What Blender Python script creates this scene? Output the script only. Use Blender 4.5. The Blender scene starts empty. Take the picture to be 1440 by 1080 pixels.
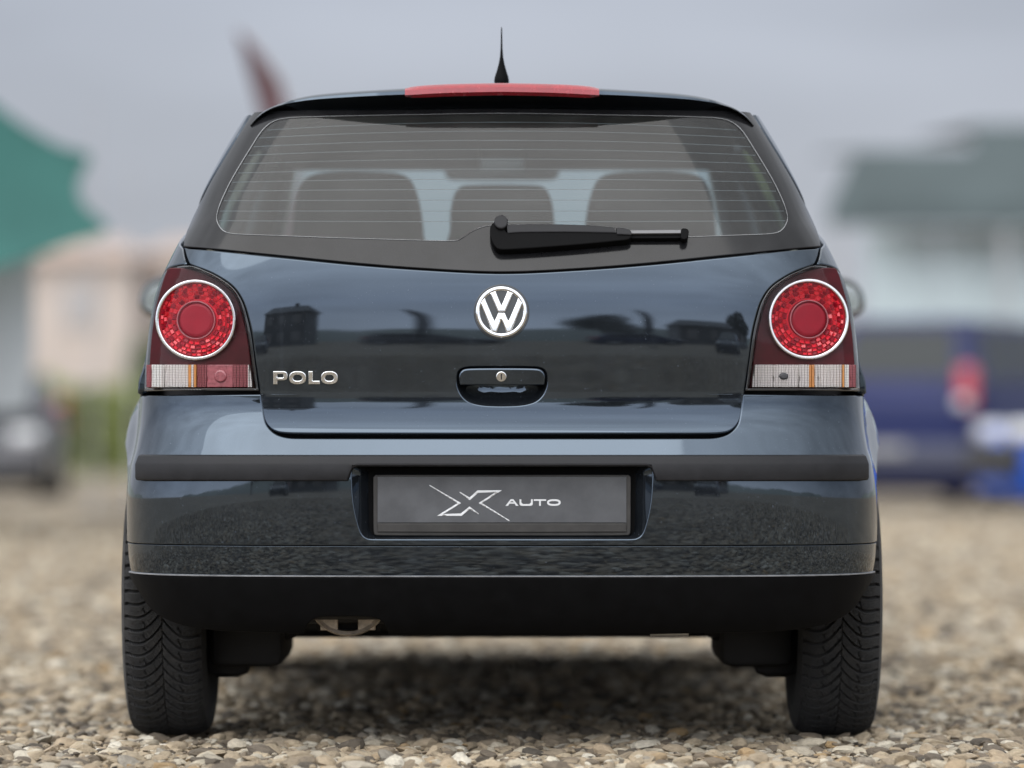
import bpy, bmesh, math, random
import numpy as np
from mathutils import Vector, Matrix
from mathutils.geometry import delaunay_2d_cdt

random.seed(7); rng = np.random.default_rng(7)
scene = bpy.context.scene
C = scene.collection

# ------------------------------------------------------------------ camera
F, H, CY, PX0, PY0 = 5914.0, 0.62, -8.3, 706.0, 620.0     # focal length in photo pixels, eye height, eye position
cam_d = bpy.data.cameras.new('camera'); cam = bpy.data.objects.new('camera', cam_d); C.objects.link(cam)
cam.location = (0, CY, H); cam.rotation_euler = (math.radians(90), 0, 0)
cam_d.sensor_width = 36; cam_d.lens = 36 * F / 1440
cam_d.shift_x = (720 - PX0) / 1440; cam_d.shift_y = (PY0 - 540) / 1440
cam_d.clip_end = 2000; cam_d.clip_start = 0.1
cam_d.dof.use_dof = True; cam_d.dof.focus_distance = 8.38; cam_d.dof.aperture_fstop = 1.75
scene.camera = cam

# ------------------------------------------------------------------ sky, sun, exposure
SUN_EL, SUN_AZ = math.radians(52), math.radians(208)       # azimuth measured from +Y towards +X
world = bpy.data.worlds.new('World'); scene.world = world; world.use_nodes = True
nt = world.node_tree; nt.nodes.clear()
def N(t, typ, **kw):
    n = t.nodes.new(typ)
    for k, v in kw.items():
        if k.startswith('i_'): n.inputs[k[2:].replace('_', ' ')].default_value = v
        else: setattr(n, k, v)
    return n
sky = N(nt, 'ShaderNodeTexSky', sky_type='NISHITA', sun_disc=False, sun_elevation=SUN_EL, sun_rotation=SUN_AZ)
sky.air_density = 1.0; sky.dust_density = 3.0
tc = N(nt, 'ShaderNodeTexCoord'); sep = N(nt, 'ShaderNodeSeparateXYZ')
nt.links.new(tc.outputs['Generated'], sep.inputs[0])
ramp = N(nt, 'ShaderNodeValToRGB'); e = ramp.color_ramp.elements
e[0].position = 0.0; e[0].color = (.555, .580, .635, 1)
e[1].position = 1.0; e[1].color = (1.10, 1.12, 1.15, 1)
m_ = ramp.color_ramp.elements.new(.12); m_.color = (.455, .490, .570, 1)
m_ = ramp.color_ramp.elements.new(.40); m_.color = (.86, .89, .94, 1)
nt.links.new(sep.outputs['Z'], ramp.inputs[0])
mp = N(nt, 'ShaderNodeMapping'); mp.inputs['Scale'].default_value = (1, 1, 4.5)
nt.links.new(tc.outputs['Generated'], mp.inputs[0])
cl = N(nt, 'ShaderNodeTexNoise', i_Scale=3.2, i_Detail=6.0, i_Roughness=.55)
nt.links.new(mp.outputs[0], cl.inputs['Vector'])
cr = N(nt, 'ShaderNodeMapRange'); cr.inputs['From Min'].default_value = .3; cr.inputs['From Max'].default_value = .7
cr.inputs['To Min'].default_value = .82; cr.inputs['To Max'].default_value = 1.18
nt.links.new(cl.outputs['Fac'], cr.inputs['Value'])
mul = N(nt, 'ShaderNodeMix', data_type='RGBA', blend_type='MULTIPLY'); mul.inputs['Factor'].default_value = 1
dt = N(nt, 'ShaderNodeVectorMath', operation='DOT_PRODUCT'); dt.inputs[1].default_value = (math.sin(SUN_AZ), math.cos(SUN_AZ), 0)   # overcast, brighter towards the veiled sun
nt.links.new(tc.outputs['Generated'], dt.inputs[0])
gn = N(nt, 'ShaderNodeMapRange', interpolation_type='SMOOTHSTEP'); gn.inputs['From Min'].default_value = -.45; gn.inputs['From Max'].default_value = 1.0
gn.inputs['To Min'].default_value = 1.0; gn.inputs['To Max'].default_value = 3.1; nt.links.new(dt.outputs['Value'], gn.inputs['Value'])
m2_ = N(nt, 'ShaderNodeMix', data_type='RGBA', blend_type='MULTIPLY'); m2_.inputs['Factor'].default_value = 1
nt.links.new(ramp.outputs[0], m2_.inputs['A']); nt.links.new(gn.outputs[0], m2_.inputs['B'])
nt.links.new(m2_.outputs['Result'], mul.inputs['A']); nt.links.new(cr.outputs[0], mul.inputs['B'])
ns = N(nt, 'ShaderNodeVectorMath', operation='SCALE'); ns.inputs['Scale'].default_value = .08
nt.links.new(sky.outputs[0], ns.inputs[0])
mx = N(nt, 'ShaderNodeMix', data_type='RGBA'); mx.inputs['Factor'].default_value = .88
nt.links.new(ns.outputs[0], mx.inputs['A']); nt.links.new(mul.outputs['Result'], mx.inputs['B'])
bg = N(nt, 'ShaderNodeBackground', i_Strength=1.0); wo = N(nt, 'ShaderNodeOutputWorld')
nt.links.new(mx.outputs['Result'], bg.inputs[0]); nt.links.new(bg.outputs[0], wo.inputs[0])

sun_d = bpy.data.lights.new('sun', 'SUN'); sun = bpy.data.objects.new('sun', sun_d); C.objects.link(sun)
sun_d.energy = 1.15; sun_d.angle = math.radians(60); sun_d.color = (1, .96, .9)
sdir = Vector((math.sin(SUN_AZ) * math.cos(SUN_EL), math.cos(SUN_AZ) * math.cos(SUN_EL), math.sin(SUN_EL)))
sun.rotation_euler = sdir.to_track_quat('Z', 'Y').to_euler(); sun.location = (3, -6, 9)

scene.view_settings.view_transform = 'Standard'; scene.view_settings.look = 'None'
scene.view_settings.exposure = 0.0; scene.view_settings.gamma = 1.0; scene.view_settings.use_curve_mapping = False
scene.render.engine = 'CYCLES'
cy = scene.cycles
cy.use_denoising = True
try: cy.denoiser = 'OPENIMAGEDENOISE'
except Exception: pass
cy.max_bounces = 8; cy.transparent_max_bounces = 16; cy.glossy_bounces = 4; cy.diffuse_bounces = 3
cy.sample_clamp_indirect = 6.0; cy.caustics_reflective = False; cy.caustics_refractive = False

# ------------------------------------------------------------------ materials
def mat(name, col, rough=.5, metal=0, spec=.5, coat=0, coat_r=.03, coat_ior=1.5, var=0, vscale=20, bump=0, bscale=60,
        bdist=.002, rand=0, sheen=0):
    """Principled material with procedural colour variation (var), relief (bump) and per-object variation (rand)."""
    m = bpy.data.materials.new(name); m.use_nodes = True; t = m.node_tree
    b = t.nodes['Principled BSDF']
    b.inputs['Base Color'].default_value = (*col, 1); b.inputs['Roughness'].default_value = rough
    b.inputs['Metallic'].default_value = metal; b.inputs['Specular IOR Level'].default_value = spec
    b.inputs['Coat Weight'].default_value = coat; b.inputs['Coat Roughness'].default_value = coat_r
    b.inputs['Coat IOR'].default_value = coat_ior
    co = N(t, 'ShaderNodeTexCoord')
    if var:
        nz = N(t, 'ShaderNodeTexNoise', i_Scale=vscale, i_Detail=5.0, i_Roughness=.6)
        t.links.new(co.outputs['Object'], nz.inputs['Vector'])
        r = N(t, 'ShaderNodeMapRange'); r.inputs['From Min'].default_value = .3; r.inputs['From Max'].default_value = .7
        r.inputs['To Min'].default_value = 1 - var; r.inputs['To Max'].default_value = 1 + var
        t.links.new(nz.outputs['Fac'], r.inputs['Value'])
        mm = N(t, 'ShaderNodeMix', data_type='RGBA', blend_type='MULTIPLY'); mm.inputs['Factor'].default_value = 1
        mm.inputs['A'].default_value = (*col, 1); t.links.new(r.outputs[0], mm.inputs['B'])
        t.links.new(mm.outputs['Result'], b.inputs['Base Color'])
        rr = N(t, 'ShaderNodeMapRange'); rr.inputs['To Min'].default_value = max(0, rough - .12); rr.inputs['To Max'].default_value = min(1, rough + .12)
        t.links.new(nz.outputs['Fac'], rr.inputs['Value']); t.links.new(rr.outputs[0], b.inputs['Roughness'])
    if bump:
        nb = N(t, 'ShaderNodeTexNoise', i_Scale=bscale, i_Detail=4.0)
        t.links.new(co.outputs['Object'], nb.inputs['Vector'])
        bp = N(t, 'ShaderNodeBump', i_Strength=bump, i_Distance=bdist)
        t.links.new(nb.outputs['Fac'], bp.inputs['Height']); t.links.new(bp.outputs[0], b.inputs['Normal'])
    return m

def glass(name, tint, refl_ior=1.5, dust=0, rough=.0, dustcol=(.5, .5, .48)):
    """Thin pane: tinted see-through, Fresnel mirror on top and a little settled dust."""
    m = bpy.data.materials.new(name); m.use_nodes = True; t = m.node_tree; t.nodes.clear()
    o = N(t, 'ShaderNodeOutputMaterial'); tr = N(t, 'ShaderNodeBsdfTransparent'); tr.inputs[0].default_value = (*tint, 1)
    gl = N(t, 'ShaderNodeBsdfGlossy', i_Roughness=rough); fr = N(t, 'ShaderNodeFresnel', i_IOR=refl_ior)
    ge = N(t, 'ShaderNodeNewGeometry'); io = N(t, 'ShaderNodeMapRange'); io.inputs['To Min'].default_value = refl_ior; io.inputs['To Max'].default_value = 1 / refl_ior
    t.links.new(ge.outputs['Backfacing'], io.inputs['Value']); t.links.new(io.outputs[0], fr.inputs['IOR'])   # a thin pane mirrors alike from both sides
    mx = N(t, 'ShaderNodeMixShader'); t.links.new(fr.outputs[0], mx.inputs[0])
    t.links.new(tr.outputs[0], mx.inputs[1]); t.links.new(gl.outputs[0], mx.inputs[2]); out = mx
    if dust:
        df = N(t, 'ShaderNodeBsdfDiffuse'); df.inputs[0].default_value = (*dustcol, 1)
        co = N(t, 'ShaderNodeTexCoord'); nz = N(t, 'ShaderNodeTexNoise', i_Scale=9.0, i_Detail=7.0, i_Roughness=.65)
        t.links.new(co.outputs['Object'], nz.inputs['Vector'])
        sp = N(t, 'ShaderNodeTexNoise', i_Scale=190.0, i_Detail=2.0); t.links.new(co.outputs['Object'], sp.inputs['Vector'])
        r1 = N(t, 'ShaderNodeMapRange'); r1.inputs['From Min'].default_value = .25; r1.inputs['From Max'].default_value = .8
        r1.inputs['To Min'].default_value = dust * .4; r1.inputs['To Max'].default_value = dust * 1.7
        t.links.new(nz.outputs['Fac'], r1.inputs['Value'])
        r2 = N(t, 'ShaderNodeMapRange'); r2.inputs['From Min'].default_value = .74; r2.inputs['From Max'].default_value = .80
        r2.inputs['To Max'].default_value = dust * .25; t.links.new(sp.outputs['Fac'], r2.inputs['Value'])
        ad = N(t, 'ShaderNodeMath', operation='ADD'); t.links.new(r1.outputs[0], ad.inputs[0]); t.links.new(r2.outputs[0], ad.inputs[1])
        m2 = N(t, 'ShaderNodeMixShader'); t.links.new(ad.outputs[0], m2.inputs[0])
        t.links.new(mx.outputs[0], m2.inputs[1]); t.links.new(df.outputs[0], m2.inputs[2]); out = m2
    t.links.new(out.outputs[0], o.inputs[0])
    return m

def paint(name, base, coat_ior=1.9, flake=.55, dust=.05):
    """Metallic car paint: flake base, clear coat, dust specks."""
    m = bpy.data.materials.new(name); m.use_nodes = True; t = m.node_tree; b = t.nodes['Principled BSDF']
    b.inputs['Metallic'].default_value = flake; b.inputs['Roughness'].default_value = .38
    b.inputs['Coat Weight'].default_value = 1; b.inputs['Coat Roughness'].default_value = .02; b.inputs['Coat IOR'].default_value = coat_ior
    co = N(t, 'ShaderNodeTexCoord')
    n1 = N(t, 'ShaderNodeTexNoise', i_Scale=260.0, i_Detail=2.0); t.links.new(co.outputs['Object'], n1.inputs['Vector'])
    r = N(t, 'ShaderNodeMapRange'); r.inputs['From Min'].default_value = .715; r.inputs['From Max'].default_value = .77
    r.inputs['To Max'].default_value = .40; t.links.new(n1.outputs['Fac'], r.inputs['Value'])
    n2 = N(t, 'ShaderNodeTexNoise', i_Scale=6.0, i_Detail=6.0, i_Roughness=.7); t.links.new(co.outputs['Object'], n2.inputs['Vector'])
    r2 = N(t, 'ShaderNodeMapRange'); r2.inputs['From Min'].default_value = .4; r2.inputs['From Max'].default_value = .8
    r2.inputs['To Max'].default_value = dust; t.links.new(n2.outputs['Fac'], r2.inputs['Value'])
    ad = N(t, 'ShaderNodeMath', operation='ADD'); t.links.new(r.outputs[0], ad.inputs[0]); t.links.new(r2.outputs[0], ad.inputs[1])
    mx = N(t, 'ShaderNodeMix', data_type='RGBA'); mx.inputs['A'].default_value = (*base, 1); mx.inputs['B'].default_value = (.35, .34, .32, 1)
    t.links.new(ad.outputs[0], mx.inputs['Factor']); t.links.new(mx.outputs['Result'], b.inputs['Base Color'])
    r3 = N(t, 'ShaderNodeMapRange'); r3.inputs['To Min'].default_value = .015; r3.inputs['To Max'].default_value = .05
    t.links.new(n2.outputs['Fac'], r3.inputs['Value']); t.links.new(r3.outputs[0], b.inputs['Coat Roughness'])
    return m

def mirror_paint(name, f0):
    """Dark metallic paint under polished lacquer: a tinted mirror with settled dust, specks and faint run marks."""
    m = bpy.data.materials.new(name); m.use_nodes = True; t = m.node_tree; b = t.nodes['Principled BSDF']; o = t.nodes['Material Output']
    b.inputs['Base Color'].default_value = (*f0, 1); b.inputs['Metallic'].default_value = 1.0
    co = N(t, 'ShaderNodeTexCoord')
    def noise(scale, detail, lo, hi, a, b_, vec=None, rough=.6):
        n = N(t, 'ShaderNodeTexNoise', i_Scale=scale, i_Detail=detail, i_Roughness=rough); t.links.new(vec or co.outputs['Object'], n.inputs['Vector'])
        r = N(t, 'ShaderNodeMapRange'); r.inputs['From Min'].default_value = lo; r.inputs['From Max'].default_value = hi; r.inputs['To Min'].default_value = a; r.inputs['To Max'].default_value = b_
        t.links.new(n.outputs['Fac'], r.inputs['Value']); return r.outputs[0]
    mp = N(t, 'ShaderNodeMapping'); mp.inputs['Scale'].default_value = (1, 1, .06); t.links.new(co.outputs['Object'], mp.inputs[0])
    f = None
    for q in (noise(230, 2, .70, .76, 0, .45), noise(700, 1, .74, .80, 0, .35), noise(5, 7, .45, .85, .045, .11, rough=.7), noise(55, 3, .60, .80, 0, .045, mp.outputs[0])):
        if f is None: f = q
        else:
            ad = N(t, 'ShaderNodeMath', operation='ADD'); t.links.new(f, ad.inputs[0]); t.links.new(q, ad.inputs[1]); f = ad.outputs[0]
    t.links.new(noise(9, 6, .3, .8, .015, .07), b.inputs['Roughness'])
    d = N(t, 'ShaderNodeBsdfDiffuse'); d.inputs[0].default_value = (.16, .19, .235, 1); mx = N(t, 'ShaderNodeMixShader')
    t.links.new(f, mx.inputs[0]); t.links.new(b.outputs[0], mx.inputs[1]); t.links.new(d.outputs[0], mx.inputs[2]); t.links.new(mx.outputs[0], o.inputs[0])
    return m
M = {}
M['paint'] = mirror_paint('blue_grey_paint', (.081, .099, .120))
M['plastic'] = mat('black_plastic', (.003, .003, .0033), .6, spec=.08, var=.25, vscale=30, bump=.25, bscale=900, bdist=.0006)
M['strip'] = mat('grey_black_plastic', (.016, .016, .018), .55, spec=.28, var=.25, vscale=25, bump=.2, bscale=1200, bdist=.0005)
M['dark'] = mat('dark_cavity', (.006, .006, .007), .8)
M['under'] = mat('underbody_black', (.008, .008, .009), .7, var=.3)
M['rubber'] = mat('seal_rubber', (.008, .008, .008), .5)
M['gloss_black'] = mat('gloss_black', (.006, .007, .008), .25, coat=1)
M['chrome'] = mat('chrome', (.86, .87, .88), .08, 1, var=.05, vscale=80)
M['satin'] = mat('satin_metal', (.5, .5, .5), .35, 1, var=.2, vscale=60)
M['letter_chrome'] = mat('letter_chrome', (.88, .88, .87), .16, 1, var=.06, vscale=150)
M['blade_grey'] = mat('blade_grey', (.16, .16, .165), .5, .3)
M['pane_line'] = mat('pane_line', (.24, .245, .25), .6)
M['edge_highlight'] = mat('edge_highlight', (.20, .205, .215), .4, var=.3, vscale=30)
M['emblem_dark'] = mat('emblem_dark', (.06, .065, .07), .4, var=.1)
M['rear_glass'] = glass('tinted_rear_glass', (.52, .59, .61), 1.5, dust=.03)
M['band'] = mat('black_glass_band', (.010, .010, .011), .14, spec=.36, var=.35, vscale=12)
M['heater'] = mat('heater_wire', (.27, .275, .28), .6)
M['wind_glass'] = glass('green_windscreen', (.78, .90, .91), 1.5)
M['side_glass'] = glass('dark_side_glass', (.30, .34, .35), 1.55)
M['clear_lens'] = glass('clear_lamp_lens', (.98, .95, .95), 1.27)
M['red_dark'] = mat('dark_red_housing', (.055, .0015, .005), .35, spec=.3, var=.35, vscale=25)
M['red_disc'] = mat('red_disc', (.66, .018, .036), .35, spec=.3, var=.12, vscale=40)
M['red_bright'] = mat('red_block', (.70, .022, .040), .18, spec=.6, var=.1, vscale=60)
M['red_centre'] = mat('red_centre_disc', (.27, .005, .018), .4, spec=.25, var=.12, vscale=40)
M['red_light'] = mat('red_brake_lens', (.30, .006, .014), .25, coat=1, var=.15, vscale=50)
M['amber'] = mat('amber_plastic', (.52, .22, .05), .3, coat=1, var=.2, vscale=80)
M['pink'] = mat('pinkish_reflector', (.30, .075, .09), .3, coat=1, var=.3, vscale=120)
M['plate'] = mat('plate_grey', (.085, .088, .095), .42, var=.22, vscale=14, bump=.1, bscale=300, bdist=.0005)
M['plate_frame'] = mat('plate_frame', (.035, .033, .031), .5, var=.3, vscale=25)
M['logo'] = mat('logo_silver', (.72, .73, .74), .4)
M['seat'] = mat('seat_cloth', (.024, .025, .028), .9, var=.2, vscale=60)
M['trim'] = mat('interior_trim', (.05, .05, .055), .8, var=.1)
M['headliner'] = mat('headliner', (.16, .16, .165), .9, var=.08)
M['exhaust'] = mat('exhaust_metal', (.52, .45, .37), .5, .55, var=.4, vscale=45)
M['mirror'] = mat('mirror_silver', (.60, .62, .64), .03, 1)

def radial_mat(name, col, cell):
    """Red reflector: little moulded blocks as relief in polar cells round the lamp centre (object space)."""
    m = mat(name, col, .28, coat=1)
    t = m.node_tree; b = t.nodes['Principled BSDF']
    uv = N(t, 'ShaderNodeUVMap'); br = N(t, 'ShaderNodeTexBrick')
    br.inputs['Scale'].default_value = 1; br.inputs['Mortar Size'].default_value = .10; br.inputs['Mortar Smooth'].default_value = .6
    br.inputs['Brick Width'].default_value = 1.0; br.inputs['Row Height'].default_value = 1.0
    br.inputs['Color1'].default_value = (*col, 1); br.inputs['Color2'].default_value = tuple(c * 1.7 for c in col) + (1,)
    br.inputs['Mortar'].default_value = tuple(c * .45 for c in col) + (1,)
    t.links.new(uv.outputs[0], br.inputs['Vector']); t.links.new(br.outputs['Color'], b.inputs['Base Color'])
    bp = N(t, 'ShaderNodeBump', i_Strength=.9, i_Distance=.0025); bp.invert = True
    t.links.new(br.outputs['Fac'], bp.inputs['Height']); t.links.new(bp.outputs[0], b.inputs['Normal'])
    return m
M['red_blocks'] = radial_mat('red_block_reflector', (.36, .012, .022), 1)

def flute_mat(name, col):
    m = mat(name, col, .22, .15, coat=.3)
    t = m.node_tree; b = t.nodes['Principled BSDF']; co = N(t, 'ShaderNodeTexCoord')
    w = N(t, 'ShaderNodeTexWave', i_Scale=48.0, i_Distortion=1.2, i_Detail=1.0); w.bands_direction = 'X'
    t.links.new(co.outputs['Object'], w.inputs['Vector'])
    bp = N(t, 'ShaderNodeBump', i_Strength=1.0, i_Distance=.004); t.links.new(w.outputs['Fac'], bp.inputs['Height'])
    t.links.new(bp.outputs[0], b.inputs['Normal'])
    w2 = N(t, 'ShaderNodeTexWave', i_Scale=95.0, i_Distortion=2.0); w2.bands_direction = 'Z'
    t.links.new(co.outputs['Object'], w2.inputs['Vector'])
    mm = N(t, 'ShaderNodeMix', data_type='RGBA'); mm.inputs['A'].default_value = (*[c * .6 for c in col], 1); mm.inputs['B'].default_value = (*col, 1)
    t.links.new(w2.outputs['Fac'], mm.inputs['Factor']); t.links.new(mm.outputs['Result'], b.inputs['Base Color'])
    return m
M['white_flutes'] = flute_mat('clear_fluted_reflector', (.92, .90, .86))
M['pink_flutes'] = flute_mat('red_fluted_reflector', (.36, .10, .115))

# ------------------------------------------------------------------ object helpers
def tag(o, label=None, cat=None, group=None, kind=None):
    if label: o['label'] = label
    if cat: o['category'] = cat
    if group: o['group'] = group
    if kind: o['kind'] = kind
    return o
def empty(name, loc=(0, 0, 0), rz=0):
    o = bpy.data.objects.new(name, None); C.objects.link(o); o.location = loc; o.rotation_euler = (0, 0, rz); o.empty_display_size = .1
    return o
def mesh_obj(name, V, Fc, m, parent=None, smooth=False, normals=None):
    me = bpy.data.meshes.new(name); me.from_pydata([tuple(v) for v in V], [], [tuple(f) for f in Fc]); me.update()
    if isinstance(m, (list, tuple)):
        for q in m: me.materials.append(q)
    else: me.materials.append(m)
    if smooth or normals is not None:
        me.polygons.foreach_set('use_smooth', [True] * len(me.polygons))
    if normals is not None: me.normals_split_custom_set_from_vertices([tuple(n) for n in normals])
    o = bpy.data.objects.new(name, me); C.objects.link(o); o.parent = parent
    return o
def bm_obj(name, bm, m, parent=None, smooth=False, auto=None):
    me = bpy.data.meshes.new(name); bm.normal_update(); bm.to_mesh(me); bm.free(); me.materials.append(m)
    if smooth: me.polygons.foreach_set('use_smooth', [True] * len(me.polygons))
    if auto is not None:
        me.polygons.foreach_set('use_smooth', [True] * len(me.polygons)); me.set_sharp_from_angle(angle=math.radians(auto))
    o = bpy.data.objects.new(name, me); C.objects.link(o); o.parent = parent
    return o
def add_box(bm, c, s, bevel=0, rot=None, seg=2):
    r = bmesh.ops.create_cube(bm, size=1); vs = r['verts']
    mtx = Matrix.Translation(c) @ (rot if rot else Matrix()) @ Matrix.Diagonal((*s, 1))
    bmesh.ops.transform(bm, matrix=mtx, verts=vs)
    if bevel:
        es = list({e for v in vs for e in v.link_edges})
        bmesh.ops.bevel(bm, geom=es, offset=bevel, segments=seg, profile=.5, affect='EDGES')
def box(name, c, s, m, parent=None, bevel=0, rot=None, seg=2):
    bm = bmesh.new(); add_box(bm, c, s, bevel, rot, seg)
    return bm_obj(name, bm, m, parent, auto=40 if bevel else None)
def add_tube(bm, pts, rad, seg=12, cap=True):
    """Tube through pts; rad a number or one per point."""
    pts = [Vector(p) for p in pts]; rad = [rad] * len(pts) if not hasattr(rad, '__len__') else rad
    rings = []; up = Vector((0, 0, 1))
    for i, p in enumerate(pts):
        d = (pts[min(i + 1, len(pts) - 1)] - pts[max(i - 1, 0)]).normalized()
        a = d.cross(up); a = a.normalized() if a.length > 1e-3 else Vector((1, 0, 0)); b = d.cross(a).normalized()
        rings.append([bm.verts.new(p + rad[i] * (math.cos(t) * a + math.sin(t) * b)) for t in np.linspace(0, 2 * math.pi, seg, endpoint=False)])
    for r0, r1 in zip(rings, rings[1:]):
        for k in range(seg): bm.faces.new((r0[k], r0[(k + 1) % seg], r1[(k + 1) % seg], r1[k]))
    if cap: bm.faces.new(rings[0][::-1]); bm.faces.new(rings[-1])
def tube(name, pts, rad, m, parent=None, seg=12):
    bm = bmesh.new(); add_tube(bm, pts, rad, seg); bmesh.ops.recalc_face_normals(bm, faces=bm.faces); return bm_obj(name, bm, m, parent, auto=50)
def lathe(name, prof, m, parent=None, axis='Z', seg=32, loc=(0, 0, 0)):
    """prof: (radius, height) pairs round an axis."""
    V, Fc = [], []
    for r, h in prof:
        for k in range(seg):
            a = 2 * math.pi * k / seg; c, s = r * math.cos(a), r * math.sin(a)
            p = {'Z': (c, s, h), 'Y': (c, h, s), 'X': (h, c, s)}[axis]
            V.append((p[0] + loc[0], p[1] + loc[1], p[2] + loc[2]))
    for i in range(len(prof) - 1):
        for k in range(seg):
            k2 = (k + 1) % seg; Fc.append((i * seg + k, i * seg + k2, (i + 1) * seg + k2, (i + 1) * seg + k))
    Fc.append(tuple(range(seg))[::-1]); Fc.append(tuple((len(prof) - 1) * seg + k for k in range(seg)))
    bm = bmesh.new(); vs = [bm.verts.new(v) for v in V]
    for f in Fc:
        try: bm.faces.new([vs[i] for i in f])
        except ValueError: pass
    bmesh.ops.recalc_face_normals(bm, faces=bm.faces)
    return bm_obj(name, bm, m, parent, auto=40)

# ------------------------------------------------------------------ curved body surfaces
def pchip(xs, ys):
    xs, ys = np.array(xs, float), np.array(ys, float); o = np.argsort(xs); xs, ys = xs[o], ys[o]
    h = np.diff(xs); dl = np.diff(ys) / h; m = np.zeros(len(xs))
    for i in range(1, len(xs) - 1):
        if dl[i - 1] * dl[i] > 0:
            w1, w2 = 2 * h[i] + h[i - 1], h[i] + 2 * h[i - 1]; m[i] = (w1 + w2) / (w1 / dl[i - 1] + w2 / dl[i])
    m[0], m[-1] = dl[0], dl[-1]
    def f(x):
        if x <= xs[0]: return ys[0] + m[0] * (x - xs[0])
        if x >= xs[-1]: return ys[-1] + m[-1] * (x - xs[-1])
        i = int(np.searchsorted(xs, x)) - 1; i = max(0, min(i, len(h) - 1)); t = (x - xs[i]) / h[i]
        return (2*t**3-3*t*t+1)*ys[i] + (t**3-2*t*t+t)*h[i]*m[i] + (-2*t**3+3*t*t)*ys[i+1] + (t**3-t*t)*h[i]*m[i+1]
    return f
def integrate(tilts, z0, r0):
    """Depth profile R(z) from surface tilt in degrees (positive looks up), with R(z0) = r0."""
    f = pchip([a for a, _ in tilts], [b for _, b in tilts]); zs = np.linspace(tilts[0][0], tilts[-1][0], 600)
    sl = np.tan(np.radians([f(z) for z in zs])); R = np.concatenate([[0], np.cumsum((sl[1:] + sl[:-1]) / 2 * np.diff(zs))])
    R += r0 - np.interp(z0, zs, R)
    s0, s1 = sl[0], sl[-1]
    def g(z):
        if z < zs[0]: return R[0] + s0 * (z - zs[0])
        if z > zs[-1]: return R[-1] + s1 * (z - zs[-1])
        k = (z - zs[0]) / (zs[1] - zs[0]); i = min(int(k), len(zs) - 2); t = k - i
        # cubic Hermite with the known slopes keeps reflections smooth
        h = zs[1] - zs[0]
        return (2*t**3-3*t*t+1)*R[i] + (t**3-2*t*t+t)*h*sl[i] + (-2*t**3+3*t*t)*R[i+1] + (t**3-t*t)*h*sl[i+1]
    return g
K = .8
class Shell:
    """Rear body surface: plan section a superellipse; domain (a = angle * K, z)."""
    def __init__(s, R, W, D, n, crown, taper=None): s.R, s.W, s.crown = R, W, crown; s.Df = D if callable(D) else (lambda z: D); s.nf = n if callable(n) else (lambda z: n)
    def point(s, a, z):
        ph = abs(a) / K; W, R, D, n = s.W(z), s.R(z), s.Df(z), s.nf(z); sg = 1 if a >= 0 else -1
        if ph <= math.pi / 2:
            sn, cs = math.sin(ph), math.cos(ph); r = (sn ** n + cs ** n) ** (-1 / n)
            x = W * r * sn; y = R + D * (1 - r * cs) + s.crown * x * x
        else:
            y = R + D + (abs(a) - K * math.pi / 2) + s.crown * W * W; x = W
            yy = max(0, y - 2.6); x = W * (1 - .10 * yy * yy)
        return Vector((sg * x, y, z))
    def from_px(s, px, py):
        d = 8.4
        for _ in range(10):
            x = (px - PX0) * d / F; z = H + (PY0 - py) * d / F; u = min(.9995, abs(x) / s.W(z)); n = s.nf(z); v = (1 - u ** n) ** (1 / n)
            a = math.atan2(u, v) * K * (1 if x >= 0 else -1); d = s.point(a, z).y - CY
        return (a, z)
    def a_of_y(s, y, z):
        lo, hi = 0.0, 6.0
        for _ in range(50):
            mid = (lo + hi) / 2
            if s.point(mid, z).y < y: lo = mid
            else: hi = mid
        return lo
class Plane:
    """Flat surface facing the rear at depth y, optionally turned about z; domain (x, z)."""
    def __init__(s, y, slope=0, xc=0, tilt=0, zc=0): s.y, s.k, s.xc, s.t, s.zc = y, slope, xc, tilt, zc
    def point(s, x, z): return Vector((x, s.y + s.k * (x - s.xc) + s.t * (z - s.zc), z))
    def from_px(s, px, py):
        d = s.y - CY
        for _ in range(6):
            x = (px - PX0) * d / F; z = H + (PY0 - py) * d / F; d = s.point(x, z).y - CY
        return (x, z)

def to_dom(surf, pts):
    """Control points: (px, py[, 'c']) photo pixels or ('d', a, b[, 'c']) domain; 'c' marks a corner."""
    out = []
    for p in pts:
        if p[0] == 'd': out.append((p[1], p[2], len(p) > 3))
        else: out.append((*surf.from_px(p[0], p[1]), len(p) > 2))
    return out
def dense(pts, step, closed=True):
    """Catmull-Rom through control points, broken at corners, resampled to about step."""
    n = len(pts); res = []
    P = [np.array(p[:2]) for p in pts]; cor = [p[2] for p in pts]
    for i in range(n if closed else n - 1):
        a, b = P[i], P[(i + 1) % n]
        p0 = a if cor[i] else P[(i - 1) % n]; p3 = b if cor[(i + 1) % n] else P[(i + 2) % n]
        L = np.linalg.norm(b - a); k = max(1, int(math.ceil(L / step)))
        t0 = (b - p0) / 2 if not cor[i] else (b - a); t1 = (p3 - a) / 2 if not cor[(i + 1) % n] else (b - a)
        for q in (t0, t1):
            ln = np.linalg.norm(q)
            if ln > 1.3 * L: q *= 1.3 * L / ln
        for j in range(k):
            t = j / k
            res.append((2*t**3-3*t*t+1)*a + (t**3-2*t*t+t)*t0 + (-2*t**3+3*t*t)*b + (t**3-t*t)*t1)
    return np.array(res)
def inside(pts, loops):
    pts = np.asarray(pts); c = np.zeros(len(pts), bool)
    for L in loops:
        x, y = pts[:, 0][:, None], pts[:, 1][:, None]; x0, y0 = L[:, 0], L[:, 1]; x1, y1 = np.roll(x0, -1), np.roll(y0, -1)
        with np.errstate(divide='ignore', invalid='ignore'):
            cross = ((y0 > y) != (y1 > y)) & (x < (x1 - x0) * (y - y0) / (y1 - y0) + x0)
        c ^= (cross.sum(1) % 2 == 1)
    return c
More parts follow.
